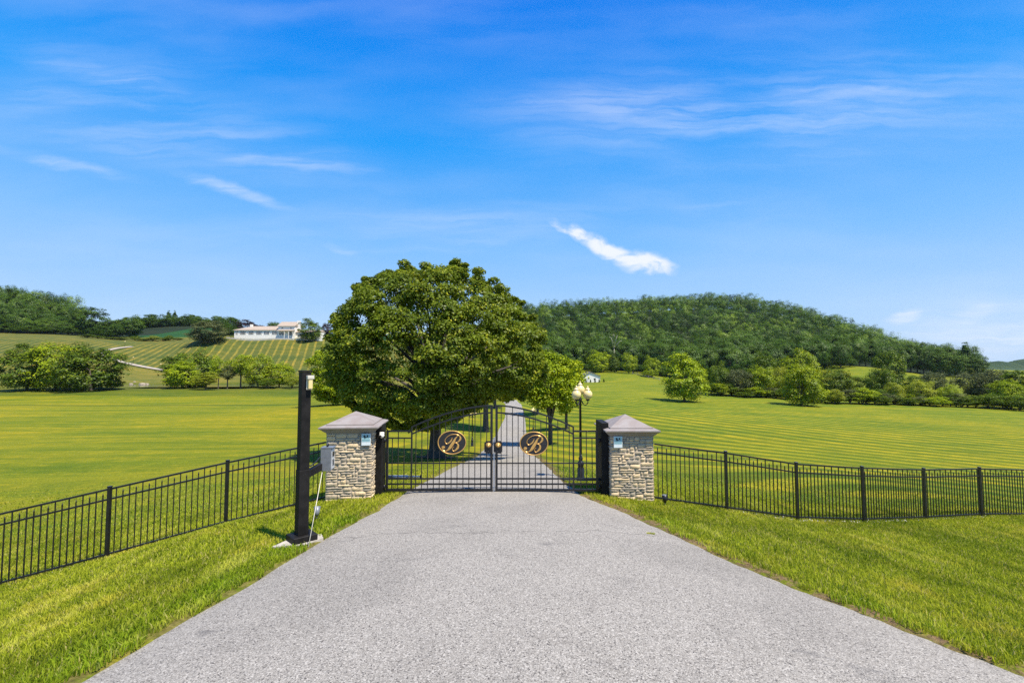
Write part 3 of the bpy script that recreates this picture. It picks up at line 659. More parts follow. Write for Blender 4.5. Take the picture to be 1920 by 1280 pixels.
# ---- stone pillars
def stone_face(vs, fs, at, W_, z0, z1, M, seed):
    """irregular coursed stones over one face of a pillar; appended as bulged grids"""
    r = np.random.default_rng(seed); cw = W_ / 16; nr_ = int(round((z1 - z0) / .052)); ch = (z1 - z0) / nr_
    used = np.zeros((nr_, 16), bool); K = 6
    for j in range(nr_):
        i = 0
        while i < 16:
            if used[j, i]: i += 1; continue
            run = 1
            while i + run < 16 and not used[j, i + run] and run < 6: run += 1
            h = 2 if (r.random() < .42 and j + 1 < nr_) else 1
            w_ = int(min(run, r.integers(2, 6) if h == 1 else r.integers(1, 5)))
            if run - w_ == 1: w_ = run if run <= 6 else w_
            if h == 2 and used[j + 1, i:i + w_].any(): h = 1
            used[j:j + h, i:i + w_] = True
            g = .003; x0 = i * cw + g - W_ / 2; x1 = (i + w_) * cw - g - W_ / 2; a0 = z0 + j * ch + g; a1 = z0 + (j + h) * ch - g
            if i == 0: x0 -= .004
            nx = max(4, int((x1 - x0) / .028)); nz = max(4, int((a1 - a0) / .022)); rv = float(r.random()); bul = r.uniform(.004, .014); tx, tz = r.normal(0, .007, 2)
            jl = r.normal(0, .004, 4); st = len(vs)
            for b in range(nz + 1):
                for a in range(nx + 1):
                    u, v = a / nx, b / nz
                    x = x0 + (x1 - x0) * u + jl[0] * (v - .5) * (1 if u > .5 else -1); z = a0 + (a1 - a0) * v + jl[1] * (u - .5)
                    e = min(u, 1 - u) * (x1 - x0); f = min(v, 1 - v) * (a1 - a0); ed = min(e, f)
                    if ed <= 1e-9: y = .004
                    else: y = -.006 - bul * min(1, ed / .008) ** .8 + tx * (u - .5) + tz * (v - .5) + r.normal(0, .0035)
                    vs.append(tuple(M @ Vector((x, y, z)))); at.append(rv)
            for b in range(nz):
                for a in range(nx):
                    q = st + b * (nx + 1) + a; fs.append((q, q + 1, q + nx + 2, q + nx + 1))
            i += w_
def pillar(cx_, cy_, rot, wx, wy, zbase, ztop, zapex, capw, capd, label, seed):
    root = empty('stone_pillar', (cx_, cy_, zbase), rot, label, 'pillar', 'stone gate pillars')
    H = ztop - zbase; vs, fs, at = [], [], []
    core = [(-wx / 2 + .002, -wy / 2 + .002), (wx / 2 - .002, -wy / 2 + .002), (wx / 2 - .002, wy / 2 - .002), (-wx / 2 + .002, wy / 2 - .002)]
    for z in (0, H):
        for p in core: vs.append((*p, z)); at.append(-1.0)
    fs += [(0, 1, 5, 4), (1, 2, 6, 5), (2, 3, 7, 6), (3, 0, 4, 7), (4, 5, 6, 7)]
    for k, (L, off) in enumerate(((wx, wy / 2), (wy, wx / 2), (wx, wy / 2), (wy, wx / 2))):
        M = Matrix.Rotation(k * math.pi / 2, 4, 'Z') @ Matrix.Translation((0, -off, 0)); stone_face(vs, fs, at, L, 0, H, M, seed + k)
    link('shaft', np_mesh('shaft', vs, fs, dict(rnd=at)), stone_m, root)
    cw, cdp = capw / 2, capd / 2; m = MB()
    prof = ((wx / 2 + .005, wy / 2 + .005, 0), (wx / 2 + .025, wy / 2 + .025, .035), (wx / 2 + .05, wy / 2 + .05, .045), (cw - .055, cdp - .055, .085), (cw - .012, cdp - .012, .115), (cw, cdp, .125), (cw, cdp, .15))
    rg = [[m.bm.verts.new((sx * a, sy * b, H + z)) for sx, sy in ((-1, -1), (1, -1), (1, 1), (-1, 1))] for a, b, z in prof]
    zt = H + .165; rg.append([m.bm.verts.new((sx * (cw - .09), sy * (cdp - .09), zt + .012)) for sx, sy in ((-1, -1), (1, -1), (1, 1), (-1, 1))])
    m.bm.faces.new(rg[0][::-1]); m.bm.faces.new(rg[-1])
    for a, b in zip(rg, rg[1:]):
        for k in range(4): m.bm.faces.new((a[k], a[(k + 1) % 4], b[(k + 1) % 4], b[k]))
    m.build('cornice', cap_stone, root)
    p = MB(); a, b = cw - .13, cdp - .13
    lo = [p.bm.verts.new((sx * a, sy * b, zt + .008)) for sx, sy in ((-1, -1), (1, -1), (1, 1), (-1, 1))]; mid = [p.bm.verts.new((sx * a, sy * b, zt + .035)) for sx, sy in ((-1, -1), (1, -1), (1, 1), (-1, 1))]
    ap = p.bm.verts.new((0, 0, zapex - zbase)); p.bm.faces.new(lo[::-1])
    for k in range(4): p.bm.faces.new((lo[k], lo[(k + 1) % 4], mid[(k + 1) % 4], mid[k])); p.bm.faces.new((mid[k], mid[(k + 1) % 4], ap))
    p.build('pyramid_cap', cap_stone, root)
    return root
ROTL = R(6.4)
wx, wy = .97, 1.25
xl0, xl1 = (617 - 960) * 10.6 / 900, (700 - 960) * 10.68 / 900
cl_ = Vector(((xl0 + xl1) / 2, 10.63, 0)) + Vector((-math.sin(ROTL), math.cos(ROTL), 0)) * wy / 2
pl_ = pillar(cl_.x, cl_.y, ROTL, wx, wy, -.25, PZ(813, 10.6), PZ(770.5, 11.25), 1.27, 1.52, 'stone pillar left of the gate, tan stones under a hipped pinkish cap', 100)
xr0 = (1143 - 960) * 11.0 / 900; xr1 = (1222 - 960) * 11.0 / 900
pr_ = pillar((xr0 + xr1) / 2, 11.0 + wy / 2, 0, xr1 - xr0, wy, -.35, PZ(818.5, 11.0), PZ(776, 11.62), 1.24, 1.52, 'stone pillar right of the gate, tan stones under a hipped grey cap', 200)

def plaque(c, rot, label):
    root = empty('security_sign', c, rot, label, 'sign', 'small security signs on the pillars'); wq, hq = .098, .128
    MB().box((-wq, -.006, -hq), (wq, .006, hq), .003).build('panel', simple('sign_white', (.70, .76, .74), .4, 0, .03), root)
    MB().box((-wq + .012, -.009, -hq + .085), (wq - .012, -.0065, hq - .012)).build('blue_field', simple('sign_teal', (.30, .50, .52), .4, 0, .05), root)
    MB().box((-wq + .012, -.0095, -.022), (wq - .012, -.0092, .0)).build('band', simple('sign_band', (.18, .33, .36), .4, 0, .05), root)
    m = MB(); dk_ = simple('sign_ink', (.012, .03, .035), .5, 0, .05)
    # emblem of a small mounted shape drawn as blocky strokes
    for pts in (((-.05, .095), (-.02, .10), (-.012, .075), (-.03, .065), (-.055, .072)), ((-.045, .07), (.0, .066), (.004, .04), (-.03, .036), (-.05, .048)), ((-.028, .04), (-.012, .04), (-.018, .018), (-.034, .016)),
                ((.008, .036), (.022, .10), (.040, .10), (.054, .036), (.042, .036), (.038, .056), (.025, .056), (.020, .036))):
        m.prism(pts, -.0115, -.0092)
    m.build('mark', dk_, root)
f = lambda u, z: Vector((cl_.x, cl_.y, 0)) + Matrix.Rotation(ROTL, 4, 'Z') @ Vector((u, -wy / 2 - .045, z))
plaque(f(.36, PZ(823.5, 10.65)), ROTL, 'small white and teal security sign on the left pillar, under the cap')
plaque(Vector((2.24 + .155, 10.952, PZ(828.5, 10.95))), 0, 'small white and teal security sign on the right pillar, under the cap')
cq = P(716, 814, 10.98); rt = empty('security_camera', cq, 0, 'round white security camera on the black post under the left cap', 'security camera')
b = MB(); b.lathe(((.0, -.03), (.045, -.03), (.055, -.01), (.055, .01), (.045, .02), (.0, .02)), (0, 0, .028), 16); b.build('mount', white_paint, rt)
b = MB(); n = 14
b.lathe([(max(.001, .058 * math.sin(t)), -.058 * math.cos(t)) for t in np.linspace(0, math.pi, 12)], (0, -.012, -.02), 18); b.build('ball', white_paint, rt)
b = MB(); b.tube([(-.012, -.055, -.030), (-.018, -.078, -.036)], .026, 14); b.build('lens', dark_plate, rt)

# ---- fences
def mk_picket(h, spear):
    m = MB(); m.box((-.009, -.009, 0), (.009, .009, h))
    if spear: m.lathe(((.013, 0), (.013, .012), (.003, .055)), (0, 0, h), 4)
    bmesh.ops.recalc_face_normals(m.bm, faces=m.bm.faces); me = bpy.data.meshes.new('picket'); m.bm.to_mesh(me); m.bm.free(); me.materials.append(black_metal); return me
PH = 1.30
me_tall = mk_picket(PH - .07, False); me_spear = mk_picket(PH - .17, True)
def fence(name, pts, label, start_post=True):
    zs = [p[2] for p in pts]
    root = empty(name, (pts[0][0], pts[0][1], pts[0][2]), 0, label, 'fence'); o = Vector(pts[0]); cnt = 0
    for i, p in enumerate(pts):
        if i == 0 and not start_post: continue
        q = Vector(p) - o
        po_ = MB().box((-.028, -.028, -.28), (.028, .028, PH + .03)).build('post', black_metal, root, q)
        MB().box((-.034, -.034, PH + .031), (.034, .034, PH + .045), .003).build('cap', black_metal, po_)
    for a, b in zip(pts, pts[1:]):
        A_ = Vector(a) - o; B_ = Vector(b) - o; d = B_ - A_; L = Vector((d.x, d.y)).length; u = d / L
        for hgt, th in ((PH - .01, .034), (PH - .20, .032), (.075, .032)):
            MB().bar(A_ + u * .03 + Vector((0, 0, hgt)), B_ - u * .03 + Vector((0, 0, hgt)), .028, th).build('rail', black_metal, root)
        n = max(3, int(round(L / .101))); ang = math.atan2(d.y, d.x)
        for k in range(1, n):
            q = A_ + d * (k / n) + Vector((0, 0, .05)); pk = link('picket', me_tall if k % 2 == 0 else me_spear, None, root, q); pk.rotation_euler.z = ang; cnt += 1
            if random.random() < .04: pk.rotation_euler.y = R(random.uniform(-1.2, 1.2))
    return root
def on(px, py, D): p = P(px, py, D); return (p.x, p.y, hz(p.x, p.y))
fl = [on(612, 940, 10.95), on(560, 952, 10.75), on(423, 985, 10.2), on(200, 1045, 9.3), on(-85, 1120, 8.55)]
fence('picket_fence', fl, 'black iron picket fence sloping down to the left from the left pillar', False)
frp = [on(1226, 938, 11.25), on(1363, 958, 11.1), on(1496, 975, 11.4), on(1620, 978, 11.9), on(1736, 973, 12.85), on(1841, 968, 13.4), on(1950, 965, 13.9)]
fence('picket_fence', frp, 'black iron picket fence running from the right pillar to the right edge', False)
print('pickets', sum(1 for o in bpy.data.objects if o.name.startswith('picket')))
# pebbles strip under the fences
vs, fs, at = [], [], []
def pebbles(pts, n, spread, size):
    for a, b in zip(pts, pts[1:]):
        for k in range(n):
            t = random.random(); x = a[0] + (b[0] - a[0]) * t + random.gauss(0, spread); y = a[1] + (b[1] - a[1]) * t + random.gauss(0, spread); z = hz(x, y) if k % 6 == 0 else pebbles.z
            pebbles.z = z; z = a[2] + (b[2] - a[2]) * t + .012; s = size * random.uniform(.5, 1.4); st = len(vs); r0 = random.random() * 3
            for q in range(5): vs.append((x + math.cos(r0 + q * 1.257) * s, y + math.sin(r0 + q * 1.257) * s * .8, z - .01))
            vs.append((x, y, z + s * .7)); fs.extend([(st + q, st + (q + 1) % 5, st + 5) for q in range(5)])
pebbles.z = 0
pebbles(fl[1:], 70, .045, .017); pebbles(frp[1:], 70, .045, .02)
tag(link('pebbles', np_mesh('pebbles', vs, fs), simple('pebble_grey', (.38, .36, .32), .9, 0, .25, 20)), 'pale pebbles scattered along the foot of the iron fences', 'pebbles', kind='stuff')

# ---- keypad post
bx = P(565, 1000, 7.5); zb = hz(bx.x, bx.y); HP = PZ(694, 7.5) - zb
kp = empty('keypad_post', (bx.x, bx.y, zb), R(44), 'tall black square post with a grey keypad box on an arm, left of the driveway', 'keypad post')
MB().box((-.072, -.072, .02), (.072, .072, HP - .03), .006).build('post', black_wood, kp)
MB().box((-.080, -.080, HP - .028), (.080, .080, HP), .005).build('post_cap', black_wood, kp)
MB().box((-.17, -.16, -.1), (.19, .16, .13), .008).build('footing_box', black_wood, kp)
kx = Matrix.Rotation(-R(44), 4, 'Z')
def kloc(px, py, D): return kx @ (P(px, py, D) - Vector((bx.x, bx.y, zb)))
MB().box((-.078, -.078, .132), (.078, .078, PZ(880, 7.5) - zb), .003).build('post_sleeve', black_wood, kp)
a0 = kloc(572, 890, 7.52); a1 = kloc(604, 873, 8.05)
MB().bar(a0, a1, .075, .11).build('arm', black_wood, kp)
MB().tube([kloc(573, 872, 7.5), kloc(583, 873, 7.6), kloc(592, 866, 7.8), kloc(600, 857, 8.0)], .011, 8).build('cable', black_metal, kp)
MB().box((-.01, -.073 - .02, HP - .30), (.075, -.0735, HP - .09), .006).build('lamp_back', cream_plastic, kp)
# call box: its own frame, facing the camera and a bit to the right
cb = kloc(614, 859, 8.08); Mb = Matrix.Translation(cb) @ Matrix.Rotation(R(-44 + 95), 4, 'Z')
box = MB().box((-.10, -.085, -.19), (.10, .085, .18), .006, Mb).build('keypad_box', grey_box, kp)
MB().box((-.104, -.115, .182), (.104, .088, .194), .002, Mb).build('rain_hood', grey_box, box)
MB().box((-.085, -.092, -.165), (.085, -.086, .16), .002, Mb).build('front_plate', steel, box)
ky = MB()
for r_ in range(4):
    for c_ in range(3): ky.box((-.035 + c_ * .026, -.099, -.11 + r_ * .026), (-.017 + c_ * .026, -.0925, -.092 + r_ * .026), .001, Mb)
ky.build('keys', dark_plate, box)
MB().box((-.05, -.098, .035), (.05, -.0925, .115), .001, Mb).build('screen', dark_plate, box)
MB().tube([Mb @ Vector((-.03, 0, .2)), Mb @ Vector((-.02, 0, .235)), Mb @ Vector((.01, 0, .24)), Mb @ Vector((.02, 0, .2))], .014, 8).build('cable_loop', black_metal, box)
lm = MB(); lm.box((-.018, -.16, HP - .135), (.083, -.0936, HP - .08), .005).build('lamp_hood', cream_plastic, kp)
MB().box((.0, -.150, HP - .285), (.066, -.0945, HP - .137), .008).build('lamp_diffuser', globe_m, kp)
# concrete pad
pd = MB(); M_ = Matrix.Translation((bx.x + .02, bx.y - .01, hz(bx.x, bx.y))) @ Matrix.Rotation(R(20), 4, 'Z')
pd.prism([(-.40, -.14), (.02, -.23), (.30, .0), (.27, .2), (-.15, .18)], -.08, .04, 'z')
bmesh.ops.transform(pd.bm, matrix=M_, verts=pd.bm.verts); tag(pd.build('concrete_pad', concrete), 'cream concrete pad in the grass under the black keypad post', 'concrete pad')
r0 = P(578.5, 1012, 7.2); r1 = P(604, 885, 7.85); r0.z = hz(r0.x, r0.y)
tag(MB().tube([r0, r1], .0055, 8).build('marker_rod', cream_plastic), 'thin white rod leaning from the grass up to the grey keypad box', 'rod')
def spot(px, py, D, col, label, aim):
    p = P(px, py, D); z = hz(p.x, p.y); rt = empty('ground_spotlight', (p.x, p.y, z), 0, label, 'spotlight', 'ground spotlights by the pillars')
    MB().tube([(0, 0, -.05), (0, 0, .07)], .014, 8).build('stake', black_metal, rt)
    a = Vector(aim).normalized(); MB().tube([Vector((0, 0, .08)), Vector((0, 0, .08)) + a * .05, Vector((0, 0, .08)) + a * .16], [.03, .045, .058], 14).build('lamp_head', col, rt)
    MB().tube([Vector((0, 0, .08)) + a * .1605, Vector((0, 0, .08)) + a * .164], .05, 14).build('lens', grey_box, rt)
spot(594, 963, 8.9, grey_box, 'small grey spotlight in the grass beside the keypad post', (-.1, .35, 1))
spot(1247, 953, 10.6, black_metal, 'small black spotlight in the grass beside the right pillar', (-.05, .05, 1))

# ---- four-globe street lamps
def make_lamp(H, label, loc, rz):
    root = empty('street_lamp', loc, rz, label, 'street lamp', 'black lamps with cream globes along the driveways')
    b = MB(); b.lathe(((.115, -.1), (.115, .03), (.105, .05), (.10, .30), (.075, .34), (.085, .36), (.095, .42), (.085, .48), (.055, .51), (.05, .54), (.062, .56), (.062, .60), (.042, .64), (.04, .70)), seg=12); b.build('lamp_base', black_metal, root)
    MB().lathe(((.040, .70), (.033, H - .62), (.05, H - .61), (.05, H - .55), (.03, H - .53), (.03, H - .42)), seg=12).build('pole', black_metal, root)
    for k in range(3):
        a = R(90 + 120 * k); c, s = math.cos(a), math.sin(a); za = H - .72
        pts = [(c * r, s * r, z) for r, z in ((.03, za + .12), (.09, za + .02), (.15, za - .01), (.20, za + .02), (.225, za + .08), (.22, za + .13))]
        ar = MB(); ar.tube(pts, .014, 8); ar.tube([(c * r, s * r, z) for r, z in ((.035, za + .0), (.08, za + .06), (.06, za + .1))], .009, 6); ar.lathe(((.02, .12), (.055, .13), (.06, .155), (.05, .165)), (c * .22, s * .22, za), 12); ar.build('arm', black_metal, root)
        globe(root, c * .22, s * .22, za + .166)
    globe(root, 0, 0, H - .418)
    return root
_gm = None
def globe(root, x, y, z):
    global _gm
    if _gm is None:
        m = MB(); m.lathe(((.050, 0), (.085, .02), (.125, .075), (.138, .13), (.130, .185), (.095, .235), (.062, .262), (.060, .272), (.078, .28), (.070, .295), (.042, .325), (.020, .345), (.018, .352), (.026, .362), (.022, .38), (.008, .39)), seg=20)
        bmesh.ops.recalc_face_normals(m.bm, faces=m.bm.faces); _gm = bpy.data.meshes.new('globe'); m.bm.to_mesh(_gm); m.bm.free(); _gm.materials.append(globe_m)
    return link('globe', _gm, None, root, (x, y, z))
lamp0 = None
LH = 2.86
for px, D, rz, lab, sc_ in ((1087.5, 14.2, 22, 'nearest lamp with four cream globes, behind the right leaf of the gate', 1), (886, 36.5, 10, 'lamp with pale globes left of the driveway, seen through the left gate leaf', 1), (999.5, 57, 40, 'distant lamp right of the driveway, above the right gate emblem', 1),
                          (232, 232, 0, 'far lamp on the left hill beside the upper bend of the pale driveway', 1.0), (249, 202, 0, 'far lamp on the left hill, middle one beside the pale driveway', 1.0), (301, 192, 0, 'far lamp on the left hill, lowest and rightmost beside the pale driveway', 1.0)):
    x = PX(px, D); z = hz(x, D)
    if lamp0 is None: lamp0 = make_lamp(LH, lab, (x, D, z), R(rz)); continue
    l2 = copy_tree(lamp0); l2.location = (x, D, z); l2.rotation_euler.z = R(rz); l2['label'] = lab; l2.scale = (sc_,) * 3

# ================================================================== HOUSE ON THE HILL
DH = 250.0
def hp(px, py, dd=0): return P(px, py, DH + dd)
x0 = hp(439, 630).x; x1 = hp(553, 630).x; xw = hp(522.5, 620).x
zb = min(hz(x0, DH), hz(x1, DH)) - .6; zt = PZ(618.5, DH)
house = empty('ranch_house', (x0, DH, zb), 0, 'long white ranch house with a pinkish roof on top of the left hill', 'house')
def hl(x, y, z): return (x - x0, y - DH, z - zb)
dep = 9.0
MB().box(hl(x0, DH, zb), hl(xw - .01, DH + dep, zt)).build('wall', white_paint, house)
zt2 = PZ(611.5, DH)
MB().box(hl(xw, DH - .5, zb), hl(x1, DH + dep - .2, zt2)).build('wall', white_paint, house)
zr = PZ(611.5, DH + 4.5); e = .5
rf = MB(); A1, A2, A3, A4 = hl(x0 - e, DH - e, zt), hl(xw - .02, DH - e, zt), hl(xw - .02, DH + dep + e, zt), hl(x0 - e, DH + dep + e, zt)
R1, R2 = hl(hp(474, 611, 4.5).x, DH + dep / 2, zr), hl(xw - .02, DH + dep / 2, zr)
for q in ((A1, A2, R2, R1), (A1, R1, A4), (A4, R1, R2, A3), (A2, A3, R2)): rf.poly(q)
bmesh.ops.remove_doubles(rf.bm, verts=rf.bm.verts, dist=.001); rf.box(hl(x0 - e, DH - e, zt - .22), hl(xw - .02, DH + dep + e, zt - .005))
rfo = rf.build('roof', roof_m, house)
MB().box(hl(R1[0] + x0 - .8, DH + 3.2, zr - .6), hl(R1[0] + x0 + .4, DH + 4.2, zr + .9)).build('chimney', white_paint, rfo)
zr2 = PZ(603.2, DH + 4.5)
r2 = MB(); a, b_ = xw - .6, x1 + .3
for q in ((hl(a, DH - 1.1, zt2), hl(b_, DH - 1.1, zt2), hl(b_, DH + dep / 2, zr2), hl(a, DH + dep / 2, zr2)), (hl(a, DH + dep + .6, zt2), hl(a, DH + dep / 2, zr2), hl(b_, DH + dep / 2, zr2), hl(b_, DH + dep + .6, zt2)), (hl(a, DH - 1.1, zt2), hl(a, DH + dep / 2, zr2), hl(a, DH + dep + .6, zt2)), (hl(b_, DH - 1.1, zt2), hl(b_, DH + dep + .6, zt2), hl(b_, DH + dep / 2, zr2))): r2.poly(q)
bmesh.ops.remove_doubles(r2.bm, verts=r2.bm.verts, dist=.001); r2o = r2.build('roof', roof_m, house)
MB().box(hl(x1 - .2, DH + 2.5, zt2 - 1), hl(x1 + 1.2, DH + 4, zr2 + .4)).build('chimney', white_paint, r2o)
# lean-to roof over the porch
zp = PZ(619.5, DH - 2); pr = MB(); pr.poly([hl(xw, DH - 2.6, zp - .1), hl(x1 + .2, DH - 2.6, zp - .1), hl(x1 + .2, DH - .505, zp + .55), hl(xw, DH - .505, zp + .55)]); pr.poly([hl(xw, DH - 2.6, zp - .25), hl(xw, DH - .505, zp + .4), hl(x1 + .2, DH - .505, zp + .4), hl(x1 + .2, DH - 2.6, zp - .25)])
pr.build('porch_roof', roof_m, house)
def window(xc, zc, ww, hh_, n, y=DH):
    f = MB(); f.box(hl(xc - ww / 2 - .1, y - .07, zc - hh_ / 2 - .1), hl(xc + ww / 2 + .1, y - .004, zc + hh_ / 2 + .1)); fo = f.build('window', white_paint, house)
    g_ = MB()
    for k in range(n):
        a = xc - ww / 2 + ww * k / n + .10; g_.box(hl(a, y - .10, zc - hh_ / 2), hl(a + ww / n - .20, y - .074, zc + hh_ / 2))
    g_.build('pane', win_m, fo)
sx = (x1 - x0) / (553 - 439)
for a, b_, n in ((442, 446, 3), (450.5, 460.5, 4), (466, 475.5, 4), (480.5, 490.5, 4), (495, 505, 4), (510, 520, 4)):
    window(x0 + ((a + b_) / 2 - 439) * sx, PZ(624, DH), (b_ - a) * sx, 1.45, n)
window(x0 + (529 - 439) * sx, PZ(625.5, DH), 2.6, 1.5, 4, DH - .5); window(x0 + (546 - 439) * sx, PZ(625.5, DH), 2.8, 1.8, 3, DH - .5)
for px in (530, 546): window(x0 + (px - 439) * sx, PZ(615, DH), .85, .95, 2, DH - .5)
for px in (537, 545, 553): MB().box(hl(x0 + (px - 439) * sx - .1, DH - 2.5, zb), hl(x0 + (px - 439) * sx + .1, DH - 2.3, zp - .26)).build('porch_column', white_paint, house)
# single-storey wing behind the tree
x2 = hp(600, 630).x
MB().box(hl(x1 + .01, DH + 1, zb - .5), hl(x2, DH + 6, PZ(622.5, DH))).build('wall', white_paint, house)
wr = MB(); z_ = PZ(622.5, DH); wr.prism([(DH + .4 - DH, z_ - zb), (DH + 6.6 - DH, z_ - zb), (3.5, z_ - zb + 1.3)], x1 + .02 - x0, x2 + .4 - x0, 'x'); wr.build('roof', roof_m, house)
for px in (558, 566, 574, 582, 590): window(x0 + (px - 439) * sx, PZ(628, DH), 1.1, 1.2, 2, DH + 1)
# garden wall and white railing along the top of the bank
def hfence(name, xa, xb, D, h, lab, solid):
    n = max(4, int(abs(xb - xa) / 1.6)); z0_ = hz(xa, D); root = empty(name, (xa, D, z0_), 0, lab, 'fence' if not solid else 'garden wall')
    if solid:
        m = MB(); xs_ = np.linspace(xa, xb, n + 1)
        for a, b in zip(xs_, xs_[1:]): zz = (hz(a, D) + hz(b, D)) / 2; m.box((a - xa, -.15, zz - z0_ - .6), (b - xa - .002, .15, zz - z0_ + h))
        m.build('wall', simple('cream_wall', (.55, .50, .42), .8, 0, .08, 1), root)
        m = MB()
        for a, b in zip(xs_, xs_[1:]): zz = (hz(a, D) + hz(b, D)) / 2; m.box((a - xa, -.2, zz - z0_ + h + .002), (b - xa - .002, .2, zz - z0_ + h + .12))
        m.build('coping', white_paint, root); return root
    xs_ = np.linspace(xa, xb, n + 1)
    for a in xs_: MB().box((a - xa - .07, -.07, hz(a, D) - z0_ - .4), (a - xa + .07, .07, hz(a, D) - z0_ + h)).build('post', white_paint, root)
    for a, b in zip(xs_, xs_[1:]):
        za, zb_ = hz(a, D) - z0_, hz(b, D) - z0_
        m = MB()
        for q in (h - .1, .18): m.bar((a - xa + .07, 0, za + q), (b - xa - .07, 0, zb_ + q), .07)
        for k in range(1, 8): t = k / 8; m.bar((a - xa + (b - a) * t, 0, za + (zb_ - za) * t + .15), (a - xa + (b - a) * t, 0, za + (zb_ - za) * t + h - .1), .06)
        m.build('rail_panel', white_paint, root)
    return root
hfence('terrace_wall', hp(432, 633).x, hp(556, 633).x, 246.5, .55, 'low cream terrace wall in front of the long white house', True)
hfence('white_railing', hp(556.5, 633).x, hp(600, 633).x, 246.3, 1.0, 'white railing on the terrace right of the long white house', False)
ox = hp(599.5, 630).x; gz = hz(ox + 1, 247); dk_ = empty('small_pavilion', (ox + 1.3, 247.5, gz), 0, 'small white open pavilion at the right end of the terrace', 'pavilion')
for a in (-1.2, 1.2):
    for b_ in (-1.1, 1.1): MB().box((a - .12, b_ - .12, -.6), (a + .12, b_ + .12, 2.9)).build('column', white_paint, dk_)
MB().box((-1.35, -1.25, -.8), (1.35, 1.25, .25)).build('floor', white_paint, dk_); MB().box((-1.5, -1.4, 2.902), (1.5, 1.4, 3.9)).build('parapet', white_paint, dk_); MB().box((-1.05, -1.18, .26), (1.05, -1.1, 1.1)).build('balustrade', white_paint, dk_)

# white barn on the right slope
DB = 222.0; bx0, bx1 = PX(1094, DB), PX(1125, DB); gz = hz(bx0, DB); bw = bx1 - bx0
barn = empty('white_barn', (bx0, DB, gz), 0, 'small white barn with a dark gable roof on the slope right of the driveway trees', 'barn')
zt_ = PZ(705, DB) - gz; za_ = PZ(698, DB) - gz
m = MB(); m.prism([(0, -.8), (bw, -.8), (bw, zt_), (bw * .42, za_), (0, zt_)], 0, 9); m.build('wall', white_paint, barn)
m = MB(); m.prism([(-.35, zt_ - .12), (bw * .42, za_ + .03), (bw + .35, zt_ - .12), (bw + .35, zt_ + .12), (bw * .42, za_ + .28), (-.35, zt_ + .12)], -.4, 9.4); m.build('roof', barn_roof_m, barn)
MB().box((bw * .15, -.03, 0), (bw * .3, -.003, 2.1)).build('door', simple('barn_door', (.6, .6, .58), .6), barn)
MB().box((bw * .62, -.03, 1.1), (bw * .74, -.003, 1.9)).build('window', win_m, barn)

# ================================================================== TREES
def leaf_cloud(r, centers, rad, n_per, size, flat=.65, up=.5, tint=0.5, droop=0.0, jit=.42, axis=0.0):
    """leaf quads on the outer, upward side of clumps. centers (k,3), rad (k,)"""
    k = len(centers); N = k * n_per
    c = np.repeat(centers, n_per, 0); rd = np.repeat(rad, n_per)
    d = r.normal(size=(N, 3)); d /= np.linalg.norm(d, axis=1)[:, None]; d[:, 2] = np.where((d[:, 2] < -.25) & (r.random(N) < .6), -d[:, 2] * .7, d[:, 2])
    ro = rd * r.uniform(.45, 1.08, N) ** .8
    p = c + d * ro[:, None] * np.array([1, 1, flat])
    if droop: p[:, 2] -= droop * r.random(N) * rd
    ax = c - np.array([0, 0, centers[:, 2].mean() * .8]); ax /= np.linalg.norm(ax, axis=1)[:, None] + 1e-6
    nrm = d * .55 + ax * axis + np.array([0, 0, up]) + r.normal(0, jit, (N, 3)); nrm /= np.linalg.norm(nrm, axis=1)[:, None]
    a = np.cross(nrm, r.normal(size=(N, 3))); a /= np.linalg.norm(a, axis=1)[:, None] + 1e-9; b = np.cross(nrm, a)
    s = size * r.uniform(.6, 1.35, N)[:, None]
    v = np.stack([p - a * s * .62, p - b * s * .36 - nrm * s * .08, p + a * s * .62, p + b * s * .36 - nrm * s * .08], 1)
    f = np.arange(N * 4).reshape(N, 4)
    rn = np.repeat(np.clip(r.random(N) * .75 + np.repeat(r.random(k), n_per) * .25, 0, 1), 4)
    return v.reshape(-1, 3), f, rn, np.repeat(np.full(N, tint), 4)
def crown_centers(r, n, rx, ry, rzz, cz, cb, lobes=9, bump=.22, inner=.45, shape='round'):
    """clump centres filling a bumpy crown; cz centre height, cb lowest height"""
    L = r.normal(size=(lobes, 3)); L[:, 2] = np.abs(L[:, 2]) * .8 - .1; L /= np.linalg.norm(L, axis=1)[:, None]; out = []
    while len(out) < n:
        d = r.normal(size=3); d /= np.linalg.norm(d)
        g = np.max(np.clip(L @ d, 0, 1) ** 6); k = 1 - bump + bump * 1.25 * g
        q = r.random(); f = (inner + (1 - inner) * q ** .45) * k
        p = d * f * np.array([rx, ry, rzz])
        if shape == 'cone': t = (p[2] + rzz) / (2 * rzz); p[:2] *= np.clip(1.25 - t, .12, 1)
        if shape == 'vase': t = (p[2] + rzz) / (2 * rzz); p[:2] *= .55 + .55 * t
        if p[2] < 0 and shape == 'round': tt_ = min(1, -p[2] / rzz); p[:2] *= min(1 / max(.35, math.sqrt(max(0, 1 - tt_ * tt_))), 1.9) ** .8
        p[2] += cz
        if p[2] < cb: p[2] = cb + r.random() * rzz * .16
        out.append(p)
    return np.array(out)
